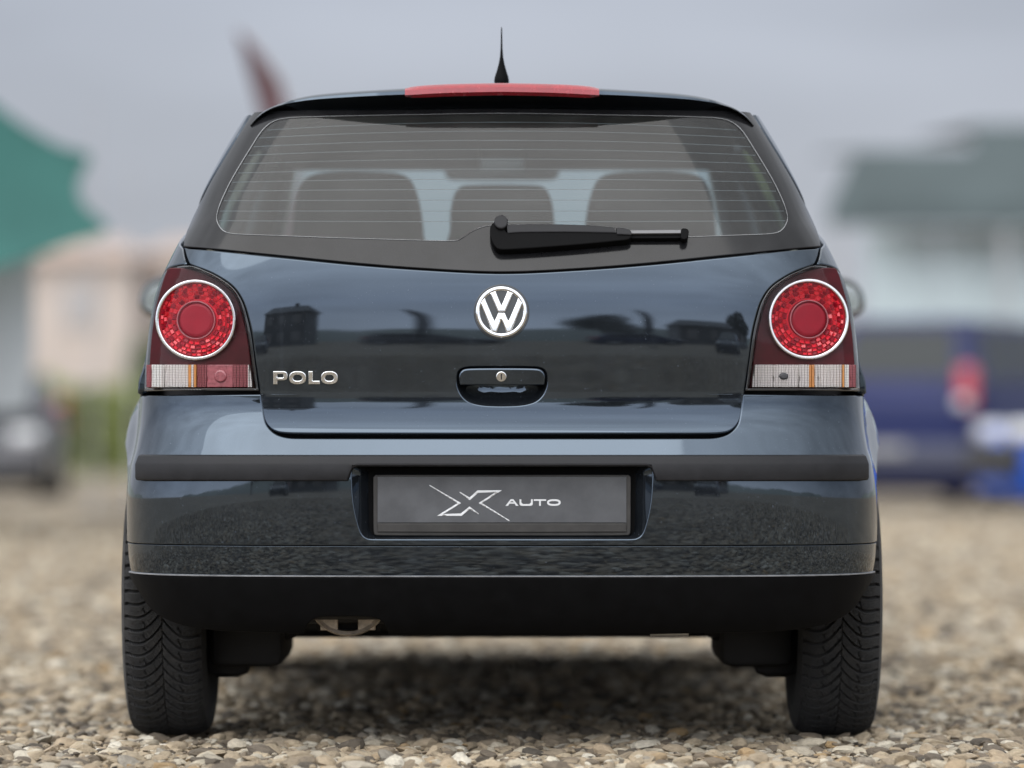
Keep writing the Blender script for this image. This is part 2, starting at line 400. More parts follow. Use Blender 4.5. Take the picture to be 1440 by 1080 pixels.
def area2(L): return np.sum(L[:, 0] * np.roll(L[:, 1], -1) - np.roll(L[:, 0], -1) * L[:, 1])
def mirror(half):
    """Closed outline from its left half (top centre to bottom centre)."""
    out = list(half)
    for p in reversed(half):
        if p[0] == 'd': out.append(('d', -p[1], p[2], *p[3:]))
        elif abs(p[0] - PX0) > .01: out.append((2 * PX0 - p[0], p[1], *p[2:]))
    return out
def flip(pts): return [(('d', -p[1], p[2], *p[3:]) if p[0] == 'd' else (2 * PX0 - p[0], p[1], *p[2:])) for p in pts]
def circ(cx, cy, r, n=40, ry=None): return [(cx + r * math.cos(t), cy + (ry or r) * math.sin(t)) for t in np.linspace(0, 2 * math.pi, n, endpoint=False)]
CENTRE = Vector((0, 2.0, .75))
def panel(name, surf, outer, m, parent, holes=(), off=0, rnd=.003, rim=.012, step=.012, edge=None, uvf=None, fine=None):
    """A panel cut from a curved surface: rounded edge, thickness towards the inside, smooth normals."""
    edge = edge or step
    loops = [dense(to_dom(surf, o), edge) for o in (outer, *holes)]
    loops = [(L if (area2(L) > 0) == (i == 0) else L[::-1]) for i, L in enumerate(loops)]
    V2, E, ring = [], [], []
    for L in loops:
        n = len(L); t = np.roll(L, -1, 0) - np.roll(L, 1, 0); t /= np.maximum(np.linalg.norm(t, axis=1, keepdims=True), 1e-9)
        ins = L + np.stack([-t[:, 1], t[:, 0]], 1) * rnd
        b0 = len(V2); V2 += [tuple(p) for p in L]; b1 = len(V2); V2 += [tuple(p) for p in ins]
        E += [(b0 + i, b0 + (i + 1) % n) for i in range(n)]; ring.append((b0, b1, n))
    lo, hi = loops[0].min(0), loops[0].max(0)
    gx = np.arange(lo[0] + step / 2, hi[0], step); gy = np.arange(lo[1] + step / 2, hi[1], step * (fine or 1))
    if len(gx) and len(gy):
        G = np.stack(np.meshgrid(gx, gy), -1).reshape(-1, 2); G = G[inside(G, loops)]
        allb = np.concatenate(loops)
        if len(G):
            keep = np.ones(len(G), bool)
            for i0 in range(0, len(G), 400):
                d = np.sqrt(((G[i0:i0 + 400, None] - allb[None]) ** 2).sum(-1)).min(1); keep[i0:i0 + 400] = d > rnd + .45 * min(step, step * (fine or 1))
            V2 += [tuple(p) for p in G[keep]]
    vs, _, fs, ov, _, _ = delaunay_2d_cdt([Vector(v) for v in V2], E, [], 0, 1e-7)
    vs2 = np.array([tuple(v) for v in vs]); fs = np.array([tuple(f) for f in fs])
    cen = vs2[fs].mean(1); fs = fs[inside(cen, loops)]
    # classify by original index
    kind = {}
    for (b0, b1, n) in ring:
        for i in range(n): kind[b0 + i] = (0, b1 + i)
    pos, nor, typ = [], [], []
    def frame(a, b):
        e_ = 2e-4; p = surf.point(a, b); du = surf.point(a + e_, b) - surf.point(a - e_, b); dv = surf.point(a, b + e_) - surf.point(a, b - e_)
        nn = du.cross(dv).normalized()
        if nn.dot(p - CENTRE) < 0: nn = -nn
        return p + nn * off, nn
    fr = {}
    out_i = {}
    for i, v in enumerate(vs2):
        o = [q for q in ov[i] if q in kind]
        p, nn = frame(*v)
        if o:
            ip, _ = frame(*V2[kind[o[0]][1]]); od = (p - ip); od = od.normalized() if od.length > 1e-9 else Vector((0, 0, 1))
            pos.append(p - nn * rnd); nor.append((nn * .55 + od * .83).normalized()); out_i[o[0]] = (i, od, nn)
        else: pos.append(p); nor.append(nn)
    faces = []
    for f in fs:
        a, b, c = (pos[k] for k in f); g = (b - a).cross(c - a)
        faces.append(tuple(f) if g.dot(nor[f[0]] + nor[f[1]] + nor[f[2]]) > 0 else tuple(f[::-1]))
    dom = [tuple(v) for v in vs2]
    if rim > 0:
        for (b0, b1, n) in ring:
            idx0, idx1 = [], []
            for i in range(n):
                if b0 + i not in out_i: continue
                k, od, nn = out_i[b0 + i]
                idx0.append(len(pos)); pos.append(pos[k].copy()); nor.append(od); dom.append(dom[k])
                idx1.append(len(pos)); pos.append(pos[k] - nn * rim); nor.append(od); dom.append(dom[k])
            for i in range(len(idx0)):
                j = (i + 1) % len(idx0); q = (idx0[i], idx0[j], idx1[j], idx1[i])
                a, b, c = pos[q[0]], pos[q[1]], pos[q[2]]; g = (b - a).cross(c - a)
                faces.append(q if g.dot(nor[q[0]]) > 0 else q[::-1])
    o = mesh_obj(name, pos, faces, m, parent, normals=nor)
    if uvf:
        uv = o.data.uv_layers.new(name='UVMap')
        for l in o.data.loops:
            uv.data[l.index].uv = uvf(*dom[l.vertex_index])
    return o
def loft_loops(name, A, B, m, parent, steps=1, closed=True, auto=60):
    """Wall between two equally sampled loops of points."""
    n = len(A); V = []; Fc = []
    for k in range(steps + 1):
        t = k / steps; V += [tuple(Vector(a).lerp(Vector(b), t)) for a, b in zip(A, B)]
    for k in range(steps):
        for i in range(n if closed else n - 1):
            j = (i + 1) % n; Fc.append((k * n + i, k * n + j, (k + 1) * n + j, (k + 1) * n + i))
    bm = bmesh.new(); vs = [bm.verts.new(v) for v in V]
    for f in Fc: bm.faces.new([vs[i] for i in f])
    return bm_obj(name, bm, m, parent, auto=auto)
def at(px, py, d): return ((px - PX0) * d / F, CY + d, H + (PY0 - py) * d / F)     # a photo pixel at distance d, as a point of the place

# shells of the hatchback
R_gate = integrate([(.60, 30), (.632, 22), (.650, 9), (.668, 5.5), (.686, 2.2), (.705, -.6), (.725, -2.1), (.748, -2.8), (.79, -2.0), (.825, -.6),
                    (.86, .7), (.889, 2.0), (.946, 6.0), (1.0, 10), (1.05, 16)], .66, .056)
W_up = pchip([.25, .40, .5, .56, .6, .65, .70, .733, .78, .9, 1.0, 1.045, 1.072, 1.144, 1.233, 1.311, 1.36, 1.40],
             [.780, .795, .803, .804, .802, .796, .776, .752, .735, .716, .679, .657, .643, .617, .575, .531, .50, .45])
W_gate = pchip([.5, .62, .70, .733, .78, .9, 1.0, 1.045, 1.072, 1.144], [.745, .742, .738, .736, .732, .716, .679, .657, .643, .617])
gate = Shell(R_gate, W_gate, .50, 6.0, .045)
zg0 = .955
R_glass = integrate([(.90, 26), (.955, 27), (1.1, 29), (1.25, 32), (1.36, 35)], zg0, R_gate(zg0) + .001)
glassS = Shell(R_glass, W_up, .50, 6.0, .005)
R_bump = integrate([(.20, -62), (.235, -45), (.27, -24), (.33, -13), (.37, -9), (.40, -6.5), (.43, -4.8), (.47, -2.6), (.51, -.4), (.545, 1.0), (.575, 10),
                    (.592, 21), (.63, 21), (.667, 15), (.685, 8), (.70, 1.5), (.716, -1), (.74, -1)], .545, .008)
W_bump = pchip([.22, .30, .40, .5, .56, .6, .65, .70, .733, .78], [.755, .764, .776, .776, .770, .760, .754, .752, .750, .748])
bump = Shell(R_bump, W_bump, .58, 4.6, .04)

# ================================================================== GROUND
def ground_mat():
    m = mat('gravel_bed', (.22, .20, .17), .9)
    t = m.node_tree; b = t.nodes['Principled BSDF']; co = N(t, 'ShaderNodeTexCoord')
    vo = N(t, 'ShaderNodeTexVoronoi', i_Scale=26.0, i_Randomness=1.0); t.links.new(co.outputs['Object'], vo.inputs['Vector'])
    v2 = N(t, 'ShaderNodeTexVoronoi', i_Scale=26.0); v2.feature = 'DISTANCE_TO_EDGE'; t.links.new(co.outputs['Object'], v2.inputs['Vector'])
    rp = N(t, 'ShaderNodeValToRGB'); sx = N(t, 'ShaderNodeSeparateColor'); t.links.new(vo.outputs['Color'], sx.inputs[0]); t.links.new(sx.outputs[0], rp.inputs[0])
    stone_ramp(rp)
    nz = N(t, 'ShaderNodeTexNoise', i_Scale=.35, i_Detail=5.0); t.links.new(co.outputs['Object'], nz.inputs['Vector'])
    r = N(t, 'ShaderNodeMapRange'); r.inputs['From Min'].default_value = .3; r.inputs['From Max'].default_value = .7; r.inputs['To Min'].default_value = .42; r.inputs['To Max'].default_value = .62  # pebble tones darkened, self-shadowing between stones put into the bed colour
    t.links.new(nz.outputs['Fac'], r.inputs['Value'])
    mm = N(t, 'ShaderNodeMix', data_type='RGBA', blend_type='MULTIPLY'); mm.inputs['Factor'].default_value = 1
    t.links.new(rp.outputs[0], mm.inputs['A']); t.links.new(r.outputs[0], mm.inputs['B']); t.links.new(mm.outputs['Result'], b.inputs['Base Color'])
    bp = N(t, 'ShaderNodeBump', i_Strength=1.0, i_Distance=.02); t.links.new(v2.outputs['Distance'], bp.inputs['Height']); t.links.new(bp.outputs[0], b.inputs['Normal'])
    return m
def stone_ramp(rp):
    el = rp.color_ramp.elements; el[0].position = 0; el[0].color = (.10, .085, .067, 1); el[1].position = 1; el[1].color = (.76, .70, .58, 1)
    for p, c in ((.16, (.22, .175, .125)), (.34, (.40, .32, .22)), (.52, (.56, .455, .315)), (.70, (.47, .365, .245)), (.72, (.54, .355, .165)), (.745, (.36, .32, .26)), (.90, (.65, .565, .425))):
        q = el.new(p); q.color = (*c, 1)
def stone_mat():
    m = mat('pebble', (.4, .36, .3), .75); t = m.node_tree; b = t.nodes['Principled BSDF']
    oi = N(t, 'ShaderNodeObjectInfo'); rp = N(t, 'ShaderNodeValToRGB'); stone_ramp(rp); t.links.new(oi.outputs['Random'], rp.inputs[0])
    co = N(t, 'ShaderNodeTexCoord'); ad = N(t, 'ShaderNodeVectorMath', operation='MULTIPLY_ADD')
    ad.inputs[1].default_value = (1, 1, 1); t.links.new(co.outputs['Object'], ad.inputs[0])
    sc = N(t, 'ShaderNodeVectorMath', operation='SCALE'); sc.inputs[0].default_value = (37, 11, 23); t.links.new(oi.outputs['Random'], sc.inputs['Scale'])
    t.links.new(sc.outputs[0], ad.inputs[2])
    nz = N(t, 'ShaderNodeTexNoise', i_Scale=2.2, i_Detail=6.0, i_Roughness=.7); t.links.new(ad.outputs[0], nz.inputs['Vector'])
    r = N(t, 'ShaderNodeMapRange'); r.inputs['From Min'].default_value = .25; r.inputs['From Max'].default_value = .75; r.inputs['To Min'].default_value = .68; r.inputs['To Max'].default_value = 1.22
    t.links.new(nz.outputs['Fac'], r.inputs['Value'])
    mm = N(t, 'ShaderNodeMix', data_type='RGBA', blend_type='MULTIPLY'); mm.inputs['Factor'].default_value = 1
    gp = N(t, 'ShaderNodeNewGeometry'); pn = N(t, 'ShaderNodeTexNoise', i_Scale=1.3, i_Detail=5.0, i_Roughness=.65); t.links.new(gp.outputs['Position'], pn.inputs['Vector'])
    pr = N(t, 'ShaderNodeMapRange'); pr.inputs['From Min'].default_value = .32; pr.inputs['From Max'].default_value = .62; pr.inputs['To Min'].default_value = .66; pr.inputs['To Max'].default_value = 1.06
    t.links.new(pn.outputs['Fac'], pr.inputs['Value']); pm_ = N(t, 'ShaderNodeMath', operation='MULTIPLY'); t.links.new(r.outputs[0], pm_.inputs[0]); t.links.new(pr.outputs[0], pm_.inputs[1])
    t.links.new(rp.outputs[0], mm.inputs['A']); t.links.new(pm_.outputs[0], mm.inputs['B']); t.links.new(mm.outputs['Result'], b.inputs['Base Color'])
    bp = N(t, 'ShaderNodeBump', i_Strength=.5, i_Distance=.15); t.links.new(nz.outputs['Fac'], bp.inputs['Height']); t.links.new(bp.outputs[0], b.inputs['Normal'])
    return m
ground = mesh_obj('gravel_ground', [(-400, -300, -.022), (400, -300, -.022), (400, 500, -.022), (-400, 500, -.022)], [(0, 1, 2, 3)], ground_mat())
tag(ground, 'beige gravel yard of loose flat pebbles under the car', kind='structure')
SM = stone_mat()
stone_meshes = []
for k in range(14):
    bm = bmesh.new(); bmesh.ops.create_icosphere(bm, subdivisions=2, radius=1)
    ph = rng.uniform(0, 6.3, 6); am = rng.uniform(.05, .16, 3); cut = rng.normal(size=(5, 3)); cut /= np.linalg.norm(cut, axis=1, keepdims=True); cd = rng.uniform(.50, .82, 5)
    for v in bm.verts:
        c = v.co; g = 1 + am[0] * math.sin(2.2 * c.x + ph[0]) + am[1] * math.sin(2.6 * c.y + ph[1]) + am[2] * math.sin(3.1 * c.z + 1.7 * c.x + ph[2])
        c *= g
        for q in range(5):                       # worn flat facets
            s_ = c.dot(Vector(cut[q])) - cd[q]
            if s_ > 0: c -= Vector(cut[q]) * s_ * .92
    me = bpy.data.meshes.new('stone'); bm.to_mesh(me); bm.free(); me.materials.append(SM)
    me.polygons.foreach_set('use_smooth', [True] * len(me.polygons)); me.set_sharp_from_angle(angle=math.radians(18 if k % 2 else 34)); stone_meshes.append(me)
def scatter(x0, x1, y0, y1, dens, smin, smax, zj=1.0):
    n = int((x1 - x0) * (y1 - y0) * dens); P = np.empty((n, 9))
    s = smin + (smax - smin) * rng.beta(1.3, 3.2, n); P[:, 0] = rng.uniform(x0, x1, n); P[:, 1] = rng.uniform(y0, y1, n)
    fl = rng.uniform(.26, .55, n); el = rng.uniform(.66, 1.0, n)
    P[:, 2] = -.020 + s * fl * .55 + rng.uniform(0, .012, n) * zj
    P[:, 3] = rng.normal(0, .22, n); P[:, 4] = rng.normal(0, .22, n); P[:, 5] = rng.uniform(0, 6.28, n)
    P[:, 6] = s; P[:, 7] = s * el; P[:, 8] = s * fl
    return P
pts = np.concatenate([scatter(-1.9, 1.9, -.62, 2.6, 1750, .011, .037), scatter(-1.7, 1.7, -.55, 1.2, 2200, .005, .012, 1.6), scatter(-1.9, 1.9, 2.6, 6.2, 950, .015, .043),
                      scatter(-2.6, 2.6, -5.5, -.62, 800, .015, .046), scatter(-6, 6, -16, -5.5, 210, .025, .055), scatter(-6, -2.6, -5.5, 1, 260, .025, .055), scatter(2.6, 6, -5.5, 1, 260, .025, .055), scatter(-4, -1.9, -.6, 6, 320, .02, .05), scatter(1.9, 4, -.6, 6, 320, .02, .05), scatter(-3.0, 3.0, 6.2, 13, 480, .02, .045), scatter(-4.2, 4.2, 13, 26, 180, .03, .06)])
# keep the contact patches of the tyres clear
for sx in (-1, 1):
    bad = (np.abs(pts[:, 0] - sx * .70) < .095) & (np.abs(pts[:, 1] - .65) < .12); pts = pts[~bad]
near = np.where((pts[:, 1] > -.36) & (pts[:, 1] < .55) & (np.abs(pts[:, 0]) < 1.02))[0]
score = pts[near, 6] / (8.3 + pts[near, 1]) * (1 + 6 * (pts[near, 2] - .0)); pick = near[np.argsort(-score)[:300]]
kinds = bpy.data.collections.new('stone_kinds')
for j, i in enumerate(pick):
    p = pts[i]; o = bpy.data.objects.new('stone', stone_meshes[j % 14]); C.objects.link(o); o.parent = ground
    o.location = (p[0], p[1], p[2] + .003); o.rotation_euler = p[3:6]; o.scale = p[6:9]
    if j < 14: kinds.objects.link(o)
rest = np.delete(pts, pick, 0)
gm = bpy.data.meshes.new('gravel'); gm.from_pydata([tuple(p) for p in rest[:, :3]], [], [])
for nm, sl in (('rot', rest[:, 3:6]), ('scl', rest[:, 6:9])):
    a = gm.attributes.new(nm, 'FLOAT_VECTOR', 'POINT'); a.data.foreach_set('vector', np.ascontiguousarray(sl, np.float32).ravel())
a = gm.attributes.new('idx', 'INT', 'POINT'); a.data.foreach_set('value', rng.integers(0, 14, len(rest)).astype(np.int32))
gravel = bpy.data.objects.new('gravel', gm); C.objects.link(gravel); gravel.parent = ground; tag(gravel, kind='stuff')
ng = bpy.data.node_groups.new('scatter_pebbles', 'GeometryNodeTree')
ng.interface.new_socket('Geometry', in_out='INPUT', socket_type='NodeSocketGeometry'); ng.interface.new_socket('Geometry', in_out='OUTPUT', socket_type='NodeSocketGeometry')
gi = ng.nodes.new('NodeGroupInput'); go = ng.nodes.new('NodeGroupOutput'); ip = ng.nodes.new('GeometryNodeInstanceOnPoints')
ci = ng.nodes.new('GeometryNodeCollectionInfo'); ci.inputs['Collection'].default_value = kinds; ci.inputs['Separate Children'].default_value = True; ci.inputs['Reset Children'].default_value = True
def attr(nm, ty):
    n = ng.nodes.new('GeometryNodeInputNamedAttribute'); n.data_type = ty; n.inputs['Name'].default_value = nm; return n.outputs['Attribute']
er = ng.nodes.new('FunctionNodeEulerToRotation'); ng.links.new(attr('rot', 'FLOAT_VECTOR'), er.inputs[0])
ip.inputs['Pick Instance'].default_value = True
ng.links.new(gi.outputs[0], ip.inputs['Points']); ng.links.new(ci.outputs[0], ip.inputs['Instance']); ng.links.new(attr('idx', 'INT'), ip.inputs['Instance Index'])
ng.links.new(er.outputs[0], ip.inputs['Rotation']); ng.links.new(attr('scl', 'FLOAT_VECTOR'), ip.inputs['Scale']); ng.links.new(ip.outputs[0], go.inputs[0])
md = gravel.modifiers.new('scatter', 'NODES'); md.node_group = ng

# ================================================================== THE HATCHBACK
car = empty('parked_car', (0, 0, 0))
tag(car, 'dark blue-grey hatchback seen square from behind, parked on pebbles', 'car')

# ---- tailgate
gate_half = [(706, 384.5), (600, 380), (500, 372.5), (400, 362.5), (300, 352), (259, 348.5, 'c'), (265.5, 371, 'c'), (292, 381.5), (314, 393.5), (329, 405.5), (339.5, 421),
             (346.5, 440), (353.5, 470), (359.5, 513), (365, 549), (367, 572), (370.5, 590), (378, 601), (390, 607.5), (412, 609.5), (500, 609.8), (706, 610)]
handle_half = [(706, 515.5), (660, 516), (649, 518.5), (643.5, 525), (643, 540), (646, 550), (652, 559), (662, 565.8), (680, 569.8), (706, 570.8)]
tg = panel('tailgate', gate, mirror(gate_half), M['paint'], car, holes=[mirror(handle_half)], step=.009, edge=.006, rnd=.0035)
# handle cavity, pull, lock
hz = dense(to_dom(gate, mirror(handle_half)), .006)
A = [gate.point(*p) + Vector((0, .003, 0)) for p in hz]; cen = sum(A, Vector()) / len(A)
Bm = [cen + (p - cen) * .93 + Vector((0, .018, 0)) for p in A]
loft_loops('handle_cavity', A, Bm, M['paint'], tg, steps=3)
bm = bmesh.new(); rg = [[bm.verts.new(cen + (p - cen) * k_ + Vector((0, dy_, 0))) for p in A] for k_, dy_ in ((.93, .018), (.86, .024), (.72, .030), (.5, .035), (.25, .037))]
for ra, rb in zip(rg, rg[1:]):
    for i in range(len(ra)): bm.faces.new((ra[i], ra[(i + 1) % len(ra)], rb[(i + 1) % len(ra)], rb[i]))
bm.faces.new(rg[-1]); bm_obj('handle_recess_floor', bm, M['paint'], tg, smooth=True)
panel('handle_pull', gate, mirror([(706, 517.5), (661, 518), (651, 520), (646, 526), (645.5, 534), (647, 541.5, 'c'), (706, 542)]), M['paint'], tg, off=.003, rnd=.004, rim=.018, step=.006)
panel('lock_cylinder', gate, circ(705, 529.5, 7.2, 24), M['chrome'], tg, off=.007, rnd=.0012, rim=.006, step=.003)
panel('lock_slot', gate, [(704.2, 525.5, 'c'), (705.9, 525.5, 'c'), (705.9, 533.5, 'c'), (704.2, 533.5, 'c')], M['dark'], tg, off=.0078, rnd=.0001, rim=.001, step=.003)
# lettering on the tailgate
def letter_outlines(ch, x0, x1, y0, y1, w):
    """Wide sans capitals as closed outlines (outer, holes)."""
    mx, my = (x0 + x1) / 2, (y0 + y1) / 2; c = 'c'
    if ch == 'O':
        def so(a, b, n=28): return [(mx + a * math.copysign(abs(math.cos(t)) ** .8, math.cos(t)), my + b * math.copysign(abs(math.sin(t)) ** .8, math.sin(t))) for t in np.linspace(0, 2 * math.pi, n, endpoint=False)]
        return so((x1 - x0) / 2, (y1 - y0) / 2), [so((x1 - x0) / 2 - w * 1.15, (y1 - y0) / 2 - w)]
    if ch == 'L': return [(x0, y0, c), (x0 + w * 1.2, y0, c), (x0 + w * 1.2, y1 - w, c), (x1, y1 - w, c), (x1, y1, c), (x0, y1, c)], []
    if ch == 'P':
        h = y0 + (y1 - y0) * .70
        return [(x0, y0, c), (x1 - 5, y0, c), (x1 - 1.2, y0 + 1.6), (x1, (y0 + h) / 2), (x1 - 1.2, h - 1.6), (x1 - 5, h, c), (x0 + w * 1.2, h, c), (x0 + w * 1.2, y1, c), (x0, y1, c)], \
               [[(x0 + w * 1.2, y0 + w * .8, c), (x1 - 6.5, y0 + w * .8, c), (x1 - w * 1.15, (y0 + h) / 2), (x1 - 6.5, h - w * .8, c), (x0 + w * 1.2, h - w * .8, c)]]
    if ch == 'A':
        return [(x0, y1, c), (mx - w * .75, y0, c), (mx + w * .75, y0, c), (x1, y1, c), (x1 - w * 1.5, y1, c), (x1 - w * 2.2, y1 - w * 1.2, c), (x0 + w * 2.2, y1 - w * 1.2, c), (x0 + w * 1.5, y1, c)], \
               [[(mx, y0 + w * .9, c), (mx + w * 1.2, y1 - w * 2.0, c), (mx - w * 1.2, y1 - w * 2.0, c)]]
    if ch == 'U': return [(x0, y0, c), (x0 + w, y0, c), (x0 + w, y1 - w * 1.9, c), (x0 + w * 1.9, y1 - w, c), (x1 - w * 1.9, y1 - w, c), (x1 - w, y1 - w * 1.9, c), (x1 - w, y0, c), (x1, y0, c), (x1, y1 - 2.6), (x1 - 1, y1 - .8), (x1 - 3, y1, c), (x0 + 3, y1, c), (x0 + 1, y1 - .8), (x0, y1 - 2.6)], []
    if ch == 'T': return [(x0, y0, c), (x1, y0, c), (x1, y0 + w * .9, c), (mx + w / 2, y0 + w * .9, c), (mx + w / 2, y1, c), (mx - w / 2, y1, c), (mx - w / 2, y0 + w * .9, c), (x0, y0 + w * .9, c)], []
for ch, x0, x1 in (('P', 384.5, 404.6), ('O', 406.8, 430.6), ('L', 434, 450), ('O', 451.6, 475.2)):
    o_, h_ = letter_outlines(ch, x0, x1, 522, 540.5, 5.0)
    panel('letter', gate, o_, M['letter_chrome'], tg, holes=h_, off=.0042, rnd=.0014, rim=.004, step=.004, edge=.0025)
# round emblem
BX, BY = 705.3, 439.0
em = panel('emblem', gate, circ(BX, BY, 39, 64), M['gloss_black'], tg, off=.002, rnd=.001, rim=.004, step=.006, edge=.004)
panel('emblem_field', gate, circ(BX, BY, 35.5, 64), M['emblem_dark'], tg, off=.004, rnd=.0008, rim=.003, step=.006, edge=.004)
panel('emblem_ring', gate, circ(BX, BY, 36.3, 72), M['chrome'], tg, holes=[circ(BX, BY, 29.8, 64)], off=.0085, rnd=.0042, rim=.003, step=.002, edge=.003)
def stroke(p, q, w):
    (a, b), (c_, d) = p, q; L = math.hypot(c_ - a, d - b); nx, ny = -(d - b) / L * w / 2, (c_ - a) / L * w / 2
    return [(a + nx, b + ny, 'c'), (c_ + nx, d + ny, 'c'), (c_ - nx, d - ny, 'c'), (a - nx, b - ny, 'c')]
c = 'c'
V_ = [(BX - 16.5, BY - 26.3, c), (BX - 8.3, BY - 29.3, c), (BX, BY - 9.0, c), (BX + 8.3, BY - 29.3, c), (BX + 16.5, BY - 26.3, c), (BX + 5.3, BY - .4, c), (BX - 5.3, BY - .4, c)]
W_ = [(BX - 30, BY - 12.5, c), (BX - 23.5, BY - 19.5, c), (BX - 9.7, BY + 12.6, c), (BX - 4.6, BY + 1.0, c), (BX + 4.6, BY + 1.0, c), (BX + 9.7, BY + 12.6, c), (BX + 23.5, BY - 19.5, c),
      (BX + 30, BY - 12.5, c), (BX + 13.3, BY + 27.6, c), (BX + 6.8, BY + 28.6, c), (BX, BY + 11.2, c), (BX - 6.8, BY + 28.6, c), (BX - 13.3, BY + 27.6, c)]
panel('emblem_letter', gate, V_, M['chrome'], tg, off=.0078, rnd=.0026, rim=.004, step=.004, edge=.003)
panel('emblem_letter', gate, W_, M['chrome'], tg, off=.0078, rnd=.0026, rim=.004, step=.004, edge=.003)

# ---- rear window: printed black band, clear pane, heater wires
clear_half = [(706, 159.8), (560, 162), (430, 165), (406, 166.3), (388, 170), (375, 178), (365, 189.5), (352, 210), (333.7, 240), (319.5, 266), (309, 290), (305.3, 305), (308, 316), (316, 325), (331, 328.6), (400, 331.3), (500, 335), (640, 338.2), (652, 333), (664, 325), (680, 318.5), (697, 316), (706, 316)]
edge_half = [(706, 152), (500, 154), (358, 157, 'c'), (349, 168), (337, 188), (319, 217), (303.5, 243), (286, 276), (271.5, 305), (263.5, 323), (257.5, 346, 'c'), (300, 349.5), (400, 359.5), (500, 369.5), (600, 377.3), (706, 381.8)]
rw = panel('rear_window', glassS, mirror(edge_half), M['band'], car, holes=[mirror(clear_half)], step=.012, edge=.007, rnd=.002, rim=.004)
panel('window_pane', glassS, mirror(clear_half), M['rear_glass'], rw, off=-.0008, rnd=.0002, rim=0, step=.02, edge=.010)
for k, (yc, ye, xe) in enumerate([(171, 182, 376), (183.5, 193, 364), (196.5, 205.5, 356), (209.5, 217.5, 349), (223, 229.5, 341), (237, 242.5, 334), (251, 255.5, 326), (265.5, 268, 320), (280.5, 281.5, 314), (296, 296, 309), (311, 309.5, 307)]):
    L = [(x, yc + (ye - yc) * ((x - 706) / (706 - xe)) ** 2) for x in np.linspace(xe, 2 * 706 - xe, 25)]
    panel('heater_wire', glassS, [(x, y - .38) for x, y in L] + [(x, y + .38) for x, y in L[::-1]], M['heater'], rw, off=-.002, rnd=.00005, rim=0, step=.03, edge=.03)
L_in = mirror(clear_half); L_out = mirror([((p[0] - .8) if p[0] < 700 else p[0], p[1] + (.8 if p[1] > 300 else -.6)) for p in clear_half])
panel('pane_border', glassS, L_out, M['pane_line'], rw, holes=[L_in], off=.0008, rnd=.00005, rim=0, step=.02, edge=.007)

# ---- spoiler with the high brake light, aerial
def sweep(name, xs, prof, m, parent, ends=True, auto=35):
    """Cross sections prof(x) -> list of (y, z) strung along x."""
    V, Fc = [], []; n = None
    for x in xs:
        p = prof(x); n = len(p); V += [(x if len(q) == 2 else q[2], q[0], q[1]) for q in p]
    for i in range(len(xs) - 1):
        for k in range(n):
            k2 = (k + 1) % n; Fc.append((i * n + k, i * n + k2, (i + 1) * n + k2, (i + 1) * n + k))
    if ends: Fc.append(tuple(range(n))); Fc.append(tuple((len(xs) - 1) * n + k for k in range(n))[::-1])
    bm = bmesh.new(); vs = [bm.verts.new(v) for v in V]
    for f in Fc:
        try: bm.faces.new([vs[i] for i in f])
        except ValueError: pass
    bmesh.ops.recalc_face_normals(bm, faces=bm.faces)
    return bm_obj(name, bm, m, parent, auto=auto)
sp_top = pchip([0, .10, .195, .30, .38, .43, .456, .480, .500, .515], [1.3385, 1.3365, 1.332, 1.327, 1.322, 1.314, 1.306, 1.297, 1.284, 1.268])
sp_bot = pchip([0, .20, .35, .46, .50, .515], [1.307, 1.305, 1.302, 1.298, 1.278, 1.264])
def sp_prof(x):
    ax = abs(x); zt, zl = sp_top(ax), sp_bot(ax); yb = .205 + .10 * (ax / .515) ** 3.2; th = max(.004, (zt - zl))
    return [(yb + .35, zt + .028), (yb + .12, zt + .012), (yb + .012, zt + .001), (yb + .001, zt - .004), (yb, zt - min(.012, th * .4)), (yb + .02, zt - min(.018, th * .6)),
            (yb + .075, zl + th * .12), (yb + .085, zl), (yb + .16, zl - .006), (yb + .35, zl)]
spoiler = sweep('spoiler', np.concatenate([-np.linspace(.515, .42, 15), np.linspace(-.4, .4, 41), np.linspace(.42, .515, 15)]), sp_prof, M['paint'], car)
def bl_prof(x):
    zt = sp_top(abs(x)); yb = .205 + .10 * (abs(x) / .515) ** 3.2; t = max(0, 1 - (abs(x) / .197) ** 14)
    e_ = .004 * t + .0005
    return [(yb + .06, zt + .006 + e_), (yb + .008, zt + .001 + e_), (yb - .002, zt - .003), (yb - .003, zt - .0125), (yb + .006, zt - .0145 - e_), (yb + .05, zt - .012)]
sweep('brake_light', np.linspace(-.1965, .1965, 41), bl_prof, M['red_light'], spoiler)
ant = lathe('aerial', [(.004, 1.352), (.008, 1.356), (.0150, 1.362), (.0155, 1.367), (.0140, 1.375), (.0098, 1.388), (.0060, 1.402), (.0034, 1.416), (.0021, 1.434), (.0017, 1.450), (.0012, 1.474), (.0006, 1.478)],
            M['plastic'], car, seg=20, loc=(-.001, .42, 0))
lathe('aerial_base', [(.0135, 1.340), (.0145, 1.3545), (.0148, 1.3575), (.010, 1.3585)], M['satin'], ant, seg=20, loc=(-.001, .42, 0))

